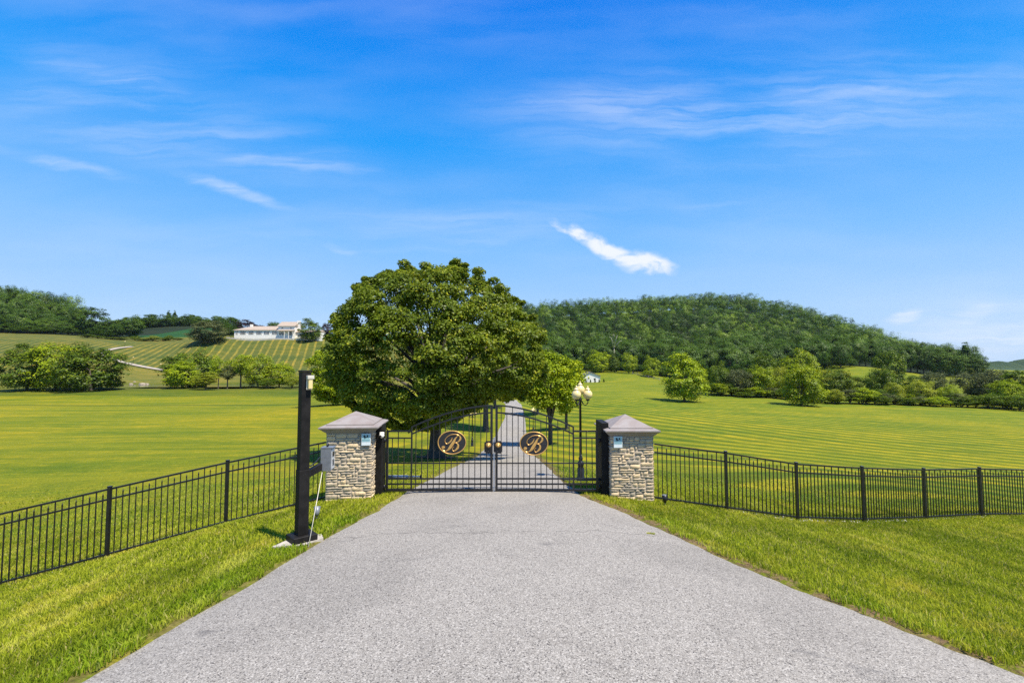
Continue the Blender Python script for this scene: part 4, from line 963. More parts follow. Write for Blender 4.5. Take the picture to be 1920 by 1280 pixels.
def limbs(mb, r, H, ctr, r0, cz, n=10, split=.3, lean=0):
    """tapered trunk and limbs reaching into the crown"""
    hs = H * split
    mb.tube([(0, 0, -.4), (0, 0, 0), (r.normal(0, .03), r.normal(0, .03), hs * .5), (lean, 0, hs)], [r0 * 1.5, r0 * 1.22, r0, r0 * .9], 10, False)
    pick = ctr[r.permutation(len(ctr))[:n]]
    for p in pick:
        m1 = np.array([p[0] * .35 + lean, p[1] * .35, hs + (p[2] - hs) * .55]); z0 = hs * r.uniform(.75, 1.0)
        q = p * .94
        mb.tube([(lean * .8, 0, z0), tuple(m1 + r.normal(0, .05 * H / 10, 3)), tuple((m1 + q) / 2 + r.normal(0, .03 * H, 3)), tuple(q)], [r0 * .55, r0 * .33, r0 * .17, r0 * .05], 6, False)
def tree_parts(seed, H, Wd, cb=.18, n=60, per=60, size=.2, flat=.65, bump=.22, shape='round', r0=None, clump=.16, inner=.45, split=.3, nl=9, tint=.5, up=.5, droop=0.0, depth=1.0, jit=.42, axis=.0):
    r = np.random.default_rng(seed); rx = Wd / 2 * .9; top = H; bot = H * cb; cz = (top + bot) / 2; rzz = (top - bot) / 2 * .93
    ctr = crown_centers(r, n, rx, rx * depth, rzz, cz, bot, bump=bump, inner=inner, shape=shape)
    rad = Wd * clump * r.uniform(.65, 1.25, n)
    v, f, rn, ti = leaf_cloud(r, ctr, rad, per, size, flat, up, tint, droop, jit, axis)
    mb = MB(); limbs(mb, r, H, ctr, r0 or H * .022, cz, nl, split)
    bmesh.ops.recalc_face_normals(mb.bm, faces=mb.bm.faces); tm = bpy.data.meshes.new('trunk'); mb.bm.to_mesh(tm); mb.bm.free()
    return np_mesh('crown', v, f, dict(rnd=rn, tint=ti)), tm
def place_tree(name, label, parts, x, y, z, leaf, s=(1, 1, 1), rz=0, group=None, cat='tree', bm_=None, with_trunk=True):
    root = empty(name, (x, y, z), rz, label, cat, group); root.scale = s
    c, t = parts
    if not c.materials: c.materials.append(leaf)
    if not t.materials: t.materials.append(bm_ or bark)
    link('crown', c, None, root)
    if with_trunk: link('trunk', t, None, root)
    return root

# --- the big maple by the gate: hand-placed boughs so that the outline follows the photograph
DM = 24.5; mx = PX(816, DM, 860); mz = hz(mx, DM)
def big_maple():
    r = np.random.default_rng(5); K = DM / 900
    # (px, py, clump radius px) outline boughs
    out = [(850, 512, 20), (820, 520, 24), (790, 518, 22), (755, 520, 22), (728, 528, 24), (700, 548, 22), (686, 572, 24), (662, 590, 22), (872, 528, 22), (890, 545, 22), (915, 556, 22), (935, 560, 20), (950, 575, 22), (968, 590, 20), (652, 610, 22),
           (640, 632, 20), (650, 655, 24), (665, 690, 26), (672, 720, 24), (690, 745, 24), (712, 765, 22), (735, 778, 20), (760, 786, 18), (985, 612, 22), (998, 636, 22), (1008, 660, 20), (1002, 690, 20), (985, 715, 20), (960, 735, 20), (925, 745, 20), (890, 760, 18), (860, 768, 18), (800, 785, 18), (835, 778, 18),
           (655, 640, 22), (628, 605, 11), (645, 598, 12), (872, 515, 9), (905, 540, 9), (930, 548, 12), (950, 556, 12), (938, 536, 6), (720, 515, 9), (800, 503, 8), (1020, 690, 12), (640, 690, 18), (650, 720, 18), (668, 745, 16), (725, 788, 16), (762, 797, 17), (790, 802, 15), (835, 800, 14), (780, 560, 30), (830, 570, 30), (800, 600, 30), (860, 600, 28), (848, 503, 9), (676, 536, 10), (945, 545, 12), (935, 540, 8), (690, 545, 10), (780, 508, 14), (740, 510, 14), (640, 645, 14), (1012, 665, 14)]
    C_, Rd = [], []
    for px, py, rp in out:
        if rp > 13: continue
        yy = r.normal(0, 1.0); C_.append((PX(px, DM + yy, py) - mx, yy, PZ(py, DM + yy) - mz)); Rd.append(rp * K * r.uniform(.9, 1.2))
    # boughs spread through the whole crown: its outline seen from the gate, its depth as round as it is wide
    poly = np.array([(850, 496), (905, 526), (940, 548), (970, 565), (1000, 602), (1020, 640), (1024, 680), (1010, 715), (975, 745), (930, 757), (885, 772), (850, 795), (790, 806), (735, 796), (700, 782), (668, 756), (636, 730), (628, 692), (628, 655), (640, 618), (634, 598), (662, 568), (684, 534), (730, 512), (770, 505), (810, 509)], float)
    cen = np.array([826., 655.]); ang = np.arctan2(poly[:, 1] - cen[1], poly[:, 0] - cen[0]); rr_ = np.hypot(*(poly - cen).T); o_ = np.argsort(ang); ang, rr_ = ang[o_], rr_[o_]
    ang = np.r_[ang[-1] - 2 * np.pi, ang, ang[0] + 2 * np.pi]; rr_ = np.r_[rr_[-1], rr_, rr_[0]]
    for i in range(85):      # loose sprays that fray the outline
        th = r.uniform(-np.pi * 1.06, np.pi * .22); q = np.interp((th + np.pi) % (2 * np.pi) - np.pi, ang, rr_) + r.uniform(-8, 4)
        px, py = cen + np.array([np.cos(th), np.sin(th)]) * q; yy = r.normal(0, 1.0); C_.append(((px - 826) * K + (PX(826, DM, 655) - mx), yy, PZ(py, DM) - mz)); Rd.append(r.uniform(.16, .36))
    for i in range(640):
        th = r.uniform(-np.pi, np.pi); edge_ = np.interp(th, ang, rr_) * (1 - .05 * max(0, -math.sin(th))) + 7 * max(0, math.sin(th)) * (math.cos(th) < -.3); rho = r.random() ** .42; rad = r.uniform(.30, .70) * (1 - .25 * (rho > .85)); q = min(rho * edge_, edge_ - rad / K * .95) - (3 if np.cos(th) > .6 else 0)
        px, py = cen + np.array([np.cos(th), np.sin(th)]) * q; dpt = 4.7 * math.sqrt(max(0, 1 - min(1, rho) ** 2.2)); s_ = -1 if r.random() < .68 else 1
        yy = s_ * dpt * r.uniform(.72, 1.0); py += 0; x_ = (px - 826) * K + (PX(826, DM, 655) - mx); z_ = PZ(py, DM) - mz; lowcut = (PZ(800, DM) - mz) + .10 * abs(yy)
        C_.append((x_, yy, max(z_, lowcut))); Rd.append(rad)
    C_ = np.array(C_); Rd = np.array(Rd)
    vs, fs, rn, ti = leaf_cloud(r, C_, Rd, 270, .108, .72, .42, .5, 0, .42, .25)
    mb = MB(); zt = 2.2
    mb.tube([(0, .0, -.35), (0, 0, -.05), (-.02, 0, .5), (.02, 0, 1.4), (.08, 0, 2.1)], [.62, .42, .30, .27, .36], 14, False)
    for a in (20, 85, 150, 200, 265, 330):
        c, s = math.cos(R(a)), math.sin(R(a)); mb.tube([(c * .18, s * .18, .35), (c * .38, s * .38, .06), (c * .7, s * .7, -.12)], [.14, .12, .04], 7, False)
    pick = C_[r.permutation(len(C_))[:46]]
    for p in pick:
        if np.hypot(p[0], p[1]) < .8: continue
        z0 = r.uniform(1.7, 2.15); 
        if p[2] < 3.0: continue
        m1 = np.array([p[0] * .3, p[1] * .3, zt + (p[2] - zt) * .5]); m2 = m1 * .4 + p * .6 + r.normal(0, .12, 3)
        mb.tube([(0.05, 0, z0), tuple(m1), tuple(m2), tuple(p)], [.17, .10, .05, .012], 6, False)
    bmesh.ops.recalc_face_normals(mb.bm, faces=mb.bm.faces); tm = bpy.data.meshes.new('trunk'); mb.bm.to_mesh(tm); mb.bm.free()
    return np_mesh('crown', vs, fs, dict(rnd=rn, tint=ti)), tm
place_tree('maple_tree', 'huge round maple just behind the gate, left of the driveway', big_maple(), mx, DM, mz, leaf_hero, group='trees lining the driveway')
def mulch_ring(x, y, rad, lab):
    m = MB(); z = hz(x, y); vs_ = []
    ring = [(x + math.cos(t) * rad * (1 + .06 * math.sin(5 * t)), y + math.sin(t) * rad) for t in np.linspace(0, 2 * math.pi, 28, endpoint=False)]
    c = m.bm.verts.new((x, y, z + .07)); o_ = [m.bm.verts.new((a, b, hz(a, b) + .03)) for a, b in ring]; u_ = [m.bm.verts.new((a, b, hz(a, b) - .1)) for a, b in ring]
    for k in range(len(ring)): m.bm.faces.new((c, o_[k], o_[(k + 1) % 28])); m.bm.faces.new((o_[k], u_[k], u_[(k + 1) % 28], o_[(k + 1) % 28]))
    tag(m.build('mulch_bed', mulch), lab, 'mulch bed')
mulch_ring(mx, DM, 1.0, 'dark mulch bed round the trunk of the huge maple')

def row_tree(px, D, H, Wd, seed, leaf, lab, grp, name='maple_tree', **kw):
    x = PX(px, D); z = hz(x, D)
    return place_tree(name, lab, tree_parts(seed, H, Wd, **kw), x, D, z, leaf, group=grp)
G1 = 'trees lining the driveway'
row_tree(911, 56, 14.2, 9.5, 21, leaf_hero, 'maple behind the huge one, left of the driveway and beyond the pale globe lamp', G1, n=120, per=130, size=.24, cb=.24, split=.27, clump=.1, r0=.3)
row_tree(1031, 38, 7.7, 5.9, 22, leaf_bright, 'round maple right of the driveway, behind the nearest four globe lamp', G1, n=110, per=170, size=.15, cb=.22, split=.24, clump=.12, r0=.15, depth=1.1)
row_tree(1062, 56, 7.6, 3.9, 23, leaf_bright, 'bright green tree behind the round maple right of the driveway', G1, n=70, per=130, size=.18, cb=.12, clump=.14)
row_tree(628, 76, 10.2, 9.6, 24, leaf_bright, 'bright green tree on the lawn behind the left side of the huge maple', G1, n=170, per=140, size=.26, cb=-.13, split=.10, clump=.11, flat=.5)
row_tree(928, 92, 12.0, 8.0, 25, leaf_dark, 'third tree along the left of the driveway, mostly hidden by the nearer maples', G1, n=60, per=120, size=.3, cb=.2, clump=.13)
row_tree(1008, 82, 9.0, 6.0, 26, leaf_hero, 'third tree along the right of the driveway, mostly hidden by the round maple', G1, n=60, per=120, size=.28, cb=.2, clump=.13)

# --- shared meshes for the middle distance (unit size: height 10 m, width 10 m)
LIB = {}
def lib(key, **kw):
    LIB[key] = [tree_parts(s, 10, 10, **kw) for s in kw.pop('seeds')] if 'seeds' in kw else None
def mklib(key, seeds, **kw): LIB[key] = [tree_parts(s, 10, 10, **kw) for s in seeds]
mklib('round', (31, 32, 33, 34), n=120, per=95, size=.27, cb=-.06, jit=.36, axis=.4, clump=.12, split=.16, flat=.75)
mklib('dense', (35, 36, 37), n=130, per=95, size=.27, cb=-.12, jit=.34, axis=.5, clump=.11, bump=.18, flat=.8, split=.12)
mklib('airy', (38, 39, 40), n=48, per=90, size=.30, cb=.16, clump=.12, bump=.4, inner=.3, split=.35, shape='vase', nl=16)
mklib('bush', (41, 42, 43), n=50, per=110, size=.34, cb=.0, clump=.16, bump=.3, split=.05, flat=.7)
mklib('layered', (44, 45), n=85, per=85, size=.34, cb=.03, clump=.13, flat=.26, up=.9, bump=.3, split=.1)
mklib('willow', (46, 47), n=80, per=110, size=.30, cb=.08, clump=.13, flat=.8, droop=1.3, up=.1, split=.2)
mklib('spire', (48,), n=60, per=90, size=.34, cb=.25, clump=.12, flat=.3, up=.9, bump=.45, split=.6, shape='cone')
mklib('wood', (51, 52, 53, 54, 55, 56), n=75, per=120, size=.25, cb=.05, clump=.13, jit=.2, axis=.9, inner=.8, bump=.18, up=.3, flat=.85, split=.25)
LIBM = {}
def lib_tree(kind, px, pyb, D, hpx, wpx, leaf, label, name, group=None, cat='tree', alt=0, zoff=0):
    """a tree from the shared meshes; height and width measured on the photograph"""
    x = PX(px, D); z = hz(x, D) + zoff; key = (kind, leaf.name)
    if key not in LIBM:
        arr = []
        for c, t in LIB[kind]:
            c2 = c if not c.materials else c.copy(); t2 = t
            if c2.materials: c2.materials.clear()
            c2.materials.append(leaf)
            if not t2.materials: t2.materials.append(bark)
            arr.append((c2, t2))
        LIBM[key] = arr
    parts = LIBM[key][alt % len(LIBM[key])]; ztop = PZ(pyb - hpx, D) if pyb else z + hpx * D / 900
    H = max(1.0, ztop - z); W_ = wpx * D / 900 * 1.08
    return place_tree(name, label, parts, x, D, z, leaf, (W_ / 10, W_ / 10 * random.uniform(.85, 1.05), H / 10), random.uniform(0, 6.28), group, cat)
GL = 'trees beside the pond on the left'
DT = [
 # kind, px, base, D, h, w, leaf, label, name, group
 ('dense', 52, 726, 127, 84, 92, leaf_dark, 'leftmost tree by the pond, dark and spreading near the left edge', 'pond_tree', GL),
 ('dense', 106, 727, 128, 90, 108, leaf_bright, 'bright green spreading tree in the middle of the left pond clump', 'pond_tree', GL),
 ('dense', 173, 728, 127, 90, 112, leaf_dark, 'dense round dark tree at the right end of the left pond clump', 'pond_tree', GL),
 ('bush', 70, 724, 131, 14, 40, leaf_dark, 'low dark bush under the leftmost pond tree', 'shrub', 'low bushes by the pond'),
 ('bush', 210, 727, 131, 16, 44, leaf_dark, 'low dark bush at the foot of the dense round pond tree', 'shrub', 'low bushes by the pond'),
 ('dense', 357, 729, 142, 80, 96, leaf_dark, 'dark round tree, leftmost and tallest of the clump left of the keypad post', 'pond_tree', GL),
 ('dense', 342, 731, 133, 56, 66, leaf_bright, 'lighter tree in front of the dark round one, left of the keypad post', 'pond_tree', GL),
 ('layered', 387, 735, 130, 42, 46, leaf_yellow, 'low pale yellow green tree between the pond clumps', 'pond_tree', GL),
 ('airy', 410, 730, 135, 66, 34, leaf_bright, 'slender tree with thin pale trunk, first of two before the hill', 'pond_tree', GL),
 ('airy', 427, 730, 136, 50, 40, leaf_olive, 'slender olive tree with a forked trunk, second of two before the hill', 'pond_tree', GL),
 ('airy', 452, 730, 137, 72, 54, leaf_bright, 'tall airy tree at the middle of the pond, below the white house', 'pond_tree', GL),
 ('round', 484, 729, 137, 68, 58, leaf_bright, 'leafy tree right of the tall airy pond tree', 'pond_tree', GL),
 ('round', 524, 729, 138, 54, 62, leaf_bright, 'broad tree just left of the top of the keypad post', 'pond_tree', GL),
 ('bush', 505, 729, 133, 22, 40, leaf_dark, 'dark bush by the water below the white house', 'shrub', 'low bushes by the pond'),
 ('bush', 548, 729, 134, 30, 34, leaf_yellow, 'yellow green bush just behind the keypad post', 'shrub', 'low bushes by the pond'),
 ('bush', 470, 722, 158, 16, 34, leaf_yellow, 'yellow green bush across the pond', 'shrub', 'low bushes by the pond'),
 ('dense', 390, 637, 236, 38, 74, leaf_olive, 'wide layered cedar on the hill left of the white house', 'cedar_tree', None),
 ('dense', 428, 634, 262, 26, 34, leaf_wood, 'small dark tree between the cedar and the white house', 'house_tree', 'trees round the white house'),
 ('dense', 459, 628, 275, 29, 46, leaf_purple, 'purple beech behind the left end of the white house', 'house_tree', 'trees round the white house'),
 ('dense', 487, 622, 277, 14, 16, leaf_purple, 'small purple tree behind the roof ridge of the white house', 'house_tree', 'trees round the white house'),
 ('round', 512, 624, 282, 23, 26, leaf_wood, 'green tree behind the middle of the white house roof', 'house_tree', 'trees round the white house'),
 ('dense', 578, 634, 245.4, 38, 46, leaf_dark, 'round green tree standing in front of the right wing of the white house', 'house_tree', 'trees round the white house'),
 ('dense', 610, 632, 262, 28, 22, leaf_purple, 'purple tree right of the white house pavilion', 'house_tree', 'trees round the white house'),
 ('round', 640, 632, 285, 26, 30, leaf_wood, 'green tree right of the purple one, behind the huge maple', 'house_tree', 'trees round the white house'),
 # right side
 ('dense', 1282, 753, 110, 93, 92, leaf_bright, 'lone round bright green tree on the right lawn', 'lawn_tree', 'single trees on the right lawn'),
 ('dense', 1501, 761, 105, 84, 88, leaf_bright, 'lone green tree with a visible trunk in front of the right hedgerow', 'lawn_tree', 'single trees on the right lawn'),
]
GH = 'trees of the hedgerow along the right lawn'
for i, row in enumerate([
 ('dense', 1345, 742, 136, 68, 48, leaf_dark, 'dark tree at the left end of the right hedgerow'), ('willow', 1384, 746, 132, 58, 56, leaf_olive, 'grey olive willow near the left end of the right hedgerow'),
 ('round', 1425, 747, 131, 66, 56, leaf_bright, 'bright green tree right of the grey willow in the hedgerow'), ('round', 1462, 748, 133, 64, 48, leaf_yellow, 'yellow green tree behind the lone tree with the trunk'),
 ('round', 1436, 735, 158, 82, 56, leaf_dark, 'taller mid green tree behind the bright hedgerow trees'), ('round', 1498, 735, 156, 84, 74, leaf_bright, 'tall pale green tree behind the lone tree with the trunk'),
 ('dense', 1563, 742, 136, 60, 68, leaf_dark, 'dark broad tree right of the lone tree with the trunk'), ('round', 1612, 745, 136, 42, 52, leaf_dark, 'low dark tree below the bright field patch'),
 ('bush', 1563, 758, 112, 32, 38, leaf_yellow, 'yellow green bush right of the lone tree with the trunk'), ('bush', 1615, 758, 114, 32, 56, leaf_bright, 'spreading green bush below the bright field patch'),
 ('round', 1652, 752, 124, 68, 54, leaf_dark, 'dark bushy tree below the tall poplar like tree'), ('dense', 1668, 735, 152, 84, 58, leaf_dark, 'tall rounded tree rising in front of the bright field patch'),
 ('round', 1676, 756, 116, 42, 38, leaf_yellow, 'yellow green tree low in the middle of the hedgerow'), ('round', 1722, 759, 116, 50, 52, leaf_yellow, 'spreading yellow green tree in front of the hedgerow middle'),
 ('willow', 1752, 745, 140, 56, 64, leaf_olive, 'grey green willow behind the middle of the hedgerow'), ('round', 1712, 742, 140, 42, 44, leaf_dark, 'dark tree behind the spreading yellow green one'),
 ('round', 1774, 757, 118, 38, 42, leaf_bright, 'green tree left of the gap in the hedgerow'), ('bush', 1750, 763, 110, 22, 46, leaf_bright, 'low leafy bush at the foot of the hedgerow middle'),
 ('bush', 1800, 765, 110, 18, 46, leaf_dark, 'low bush across the gap in the hedgerow'), ('bush', 1700, 762, 112, 18, 40, leaf_dark, 'low dark bush below the yellow green trees'),
 ('willow', 1828, 745, 140, 56, 64, leaf_olive, 'olive willow right of the gap in the hedgerow'), ('willow', 1868, 750, 132, 62, 72, leaf_olive, 'second olive willow near the right edge'),
 ('round', 1885, 765, 112, 58, 60, leaf_bright, 'yellow tinted tree in front near the right edge'), ('bush', 1850, 767, 108, 32, 56, leaf_dark, 'dark bramble bush below the olive willows'),
 ('layered', 1918, 764, 118, 82, 72, leaf_dark, 'dark layered tree cut by the right edge'), ('bush', 1908, 770, 104, 34, 60, leaf_dark, 'dark bush at the right edge of the lawn'),
 ('bush', 1650, 760, 112, 20, 40, leaf_dark, 'low dark bush left of the yellow green trees'), ('round', 1945, 760, 125, 62, 60, leaf_olive, 'olive tree just past the right edge'),
 ('bush', 1395, 748, 126, 14, 40, leaf_dark, 'low bush at the foot of the grey willow'), ('bush', 1530, 758, 114, 18, 36, leaf_dark, 'low bush between the lone tree and the yellow green bush')]):
    DT.append((*row, 'hedgerow_bush' if row[0] == 'bush' else 'hedgerow_tree', GH))
GE = 'small bright trees at the foot of the hillside wood'
for row in (('dense', 1124, 693, 272, 40, 50, leaf_bright, 'leafy tree above the barn at the edge of the wood'), ('dense', 1152, 697, 268, 34, 24, leaf_dark, 'narrow tree right of the barn at the edge of the wood'), ('round', 1179, 700, 262, 42, 30, leaf_bright, 'pale green tree below the bare pale trunk'),
            ('dense', 1222, 706, 250, 42, 34, leaf_bright, 'bright round tree left of the lone lawn tree, at the wood edge'), ('bush', 1214, 706, 246, 14, 22, leaf_bright, 'small yellow green bush by the old rail fence'), ('round', 1345, 715, 230, 30, 40, leaf_dark, 'dark tree behind the hedgerow left end, at the wood edge')):
    DT.append((*row, 'wood_edge_tree', GE))
GW = 'trees on the left skyline'
for row in (('airy', 137, 628, 290, 55, 26, leaf_wood, 'thin crowned tree on the left skyline, right of the big wood'), ('dense', 168, 630, 292, 56, 64, leaf_wood, 'broad tree on the left skyline, right of the thin crowned one'), ('dense', 205, 632, 296, 36, 46, leaf_wood, 'lower tree in a dip of the left skyline'),
            ('dense', 240, 632, 300, 44, 54, leaf_wood, 'round tree on the left skyline above the lamps'), ('airy', 283, 622, 410, 36, 44, leaf_wood, 'tree behind the dark field, left of the ivy covered pair'), ('spire', 312, 622, 415, 40, 16, leaf_wood, 'thin ivy covered tree on the skyline, left of its twin'),
            ('spire', 323, 622, 415, 40, 14, leaf_wood, 'thin ivy covered tree on the skyline, right of its twin'), ('bush', 316, 622, 412, 26, 60, leaf_wood, 'bushy growth below the ivy covered pair'), ('airy', 358, 622, 418, 34, 36, leaf_wood, 'open tree behind the left side of the cedar'), ('bush', 345, 622, 410, 24, 60, leaf_wood, 'low growth behind the dark field'),
            ('bush', 265, 624, 400, 30, 64, leaf_wood, 'low growth left of the ivy covered pair'), ('dense', 422, 626, 300, 22, 26, leaf_wood, 'tree behind the right side of the cedar')):
    DT.append((*row, 'skyline_tree', GW))
GB = 'hedge bushes below the dark green field'
for k, (px, py, h, w_, lf) in enumerate(((160, 634, 8, 26, leaf_dark), (180, 636, 8, 24, leaf_dark), (205, 638, 7, 28, leaf_dark), (225, 640, 8, 26, leaf_dark), (250, 641, 12, 18, leaf_dark), (268, 641, 7, 24, leaf_dark), (284, 641, 12, 24, leaf_yellow), (303, 640, 8, 26, leaf_dark), (314, 639, 12, 16, leaf_dark), (330, 638, 5, 24, leaf_dark))):
    labs = ['low hedge bush at the left end below the dark field', 'second hedge bush from the left below the dark field', 'long flat hedge bush above the upper driveway bend', 'hedge bush above the upper hill lamp', 'rounder taller hedge bush right of the upper hill lamp', 'flat hedge bush left of the yellow green one', 'yellow green hedge bush below the dark field', 'dark hedge bush right of the yellow green one', 'small rounded hedge bush near the cedar', 'last flat hedge bush before the cedar']
    DT.append(('bush', px, py, 258 + k, h, w_, lf, labs[k], 'hedge_bush', GB))
for i, (kind, px, py, D, h, w_, leaf, label, name, grp) in enumerate(DT):
    lib_tree(kind, px, py, D, h, w_, leaf, label, name, grp, 'bush' if ('bush' in name or name == 'shrub') else 'tree', i)

# undergrowth: rows of bushes that close the foot of the hedgerow and of the woods
def bush_row(pxs, base, D, hr, wr, leafs, label, name, grp, zoff=0):
    for i, px in enumerate(pxs):
        p_ = px + random.uniform(-5, 5); lib_tree('bush', p_, 0, D(px) + random.uniform(-1.5, 1.5), random.uniform(*hr), random.uniform(*wr), leafs[i % len(leafs)], label, name, grp, 'bush', i, zoff)
bush_row(np.arange(1335, 1925, 17), None, lambda p: np.interp(p, [1330, 1450, 1550, 1700, 1900], [133, 128, 117, 114, 109]), (16, 30), (34, 54), [leaf_dark, leaf_bright, leaf_dark, leaf_olive], 'low bush in the undergrowth at the foot of the right hedgerow', 'undergrowth_bush', 'undergrowth along the right hedgerow')
bush_row(np.arange(1010, 1600, 15), None, lambda p: np.interp(p, [1000, 1250, 1600], [291, 276, 284]), (14, 24), (24, 36), [leaf_wood], 'low bush along the front foot of the hillside wood', 'undergrowth_bush', 'undergrowth along the hillside wood')
bush_row(np.arange(-10, 215, 15), None, lambda p: 287, (10, 20), (26, 38), [leaf_wood], 'low bush along the foot of the left hill wood', 'undergrowth_bush', 'undergrowth along the left hill wood')
bush_row(np.arange(228, 440, 11), None, lambda p: np.interp(p, [228, 330, 440], [396, 402, 398]), (22, 32), (26, 40), [leaf_wood], 'low bush on the skyline behind the dark green field', 'undergrowth_bush', 'undergrowth behind the dark green field', -3)
bush_row(np.arange(130, 225, 12), None, lambda p: 290, (18, 28), (26, 38), [leaf_wood], 'leafy bush filling the foot of the left skyline trees', 'undergrowth_bush', 'undergrowth below the left skyline trees')
# dead pale tree standing at the wood edge
px_ = 1152; D_ = 292; x = PX(px_, D_); z = hz(x, D_); s = D_ / 900 * .95
root = empty('bare_tree', (x, D_, z), 0, 'pale bare trunk forking high in front of the hillside wood', 'tree')
m = MB(); m.tube([(0, 0, -1), (0, 0, 0), (.2, 0, 28 * s), (-.2, 0, 52 * s)], [.5, .42, .36, .3], 8)
for a, b, c_ in (((-.2, 50 * s), (-7 * s, 66 * s), (-11 * s, 68 * s)), ((-.2, 52 * s), (4 * s, 64 * s), (6 * s, 70 * s)), ((.1, 46 * s), (10 * s, 58 * s), (15 * s, 60 * s)), ((-2 * s, 58 * s), (-1 * s, 72 * s), (1 * s, 68 * s))):
    m.tube([(a[0], -.3, a[1]), (b[0], -.8, b[1]), (c_[0], -1.0, c_[1])], [.22, .15, .07], 6)
m.build('trunk', pale_bark, root)
# small conical shrubs in front of the barn
sp = None
for k, (px, lab) in enumerate(((1098.5, 'leftmost of the five dark conical shrubs in front of the white barn'), (1107, 'second dark conical shrub from the left by the white barn'), (1115.5, 'middle dark conical shrub in front of the white barn'), (1123.5, 'dark conical shrub at the right corner of the white barn'), (1132, 'dark conical shrub standing clear, right of the white barn'))):
    Dx = DB - 2.5; x = PX(px, Dx); z = hz(x, Dx)
    if sp is None:
        r = np.random.default_rng(3); hh_ = np.linspace(0, 1.5, 26); ctr = np.array([(r.normal(0, .08), r.normal(0, .08), h) for h in hh_]); rd = .48 * (1 - hh_ / 1.75)
        v, f_, rn, ti = leaf_cloud(r, ctr, rd, 26, .16, .8, .2, .3); sp = np_mesh('foliage', v, f_, dict(rnd=rn, tint=ti)); sp.materials.append(leaf_dark)
    rt = empty('conical_shrub', (x, Dx, z), 0, lab, 'shrub', 'conical shrubs in front of the white barn'); link('foliage', sp, None, rt)
# old rail fence with scrub along the upper lawn edge
pts = [on(1186, 700, 258), on(1196, 702, 253), on(1206, 704.5, 247), on(1216, 707, 241), on(1226, 710, 235), on(1236, 713, 229)]
rt = empty('rail_fence', pts[0], 0, 'old brown rail fence along the wood edge above the right lawn', 'fence'); o_ = Vector(pts[0])
for p in pts: MB().box((-.12, -.12, -.3), (.12, .12, 1.3)).build('post', rail_grey, rt, Vector(p) - o_)
for a, b in zip(pts, pts[1:]):
    for h in (.5, 1.05): MB().bar(Vector(a) - o_ + Vector((.13, 0, h)), Vector(b) - o_ + Vector((-.13, 0, h)), .08, .14).build('rail', rail_grey, rt)
# rocks by the pond
for k, (px, D, w_, lab) in enumerate(((268, 158, 1.1, 'largest pale rock at the far edge of the pond'), (276, 158.5, .75, 'pale rock right of the largest one at the pond'), (247, 159, .7, 'small pale rock left of the large rocks at the pond'), (253, 166, .5, 'smallest pale rock above the pond edge'))):
    x = PX(px, D); m = MB(); bmesh.ops.create_icosphere(m.bm, subdivisions=2, radius=1)
    for v in m.bm.verts: v.co *= 1 + .18 * math.sin(5 * v.co.x + k * 2) * math.cos(4 * v.co.y + k); v.co = Vector((v.co.x * w_, v.co.y * w_ * .7, v.co.z * w_ * .42))
    o2 = m.build('pond_rock', rock_m); o2.location = (x, D, max(hz(x, D), pw) + .1); tag(o2, lab, 'rock', 'pale rocks at the pond')

# --- woods
def outline(px, table): return float(np.interp(px, [t[0] for t in table], [t[1] for t in table]))
woodtop = [(950, 585), (985, 575), (1010, 571), (1060, 572), (1090, 566), (1160, 562), (1220, 556), (1290, 557), (1360, 563), (1430, 568), (1470, 577), (1520, 585), (1570, 598), (1620, 618), (1660, 633), (1700, 643), (1750, 652), (1790, 664)]
def front(leafs, row, grp, names):
    pass
WG = 'tall trees along the front of the hillside wood'
adj = ['tall', 'broad', 'leafy', 'dense', 'dark', 'rounded']
wf = []
r = np.random.default_rng(77)
for px in np.arange(985, 1585, 15.5): wf.append((px + r.normal(0, 3), 298 + r.uniform(-3, 16) - (18 if px > 1240 else 0), r.uniform(16, 21)))
for px in np.arange(990, 1600, 17.0): wf.append((px + r.normal(0, 4), 322 + r.uniform(-6, 10), r.uniform(16, 21)))
wf += [(px, 300 + r.uniform(-5, 8), r.uniform(15, 20)) for px in np.arange(1600, 1800, 12.0)]
for i, (px, D, H) in enumerate(wf):
    if 1595 < px < 1690 and D < 300: D += 14
    x = PX(px, D); z = hz(x, D); s = H / 10
    parts = LIB['wood'][i % 6]
    if not parts[0].materials: parts[0].materials.append(leaf_wood); parts[1].materials.append(bark)
    wv_ = s * r.uniform(.75, 1.0)
    lab = 'tall dark tree in the front rows of the hillside wood on the right'
    place_tree('woodland_tree', lab, parts, x, D, z, leaf_wood, (wv_, wv_, s), r.uniform(0, 6.28), WG)
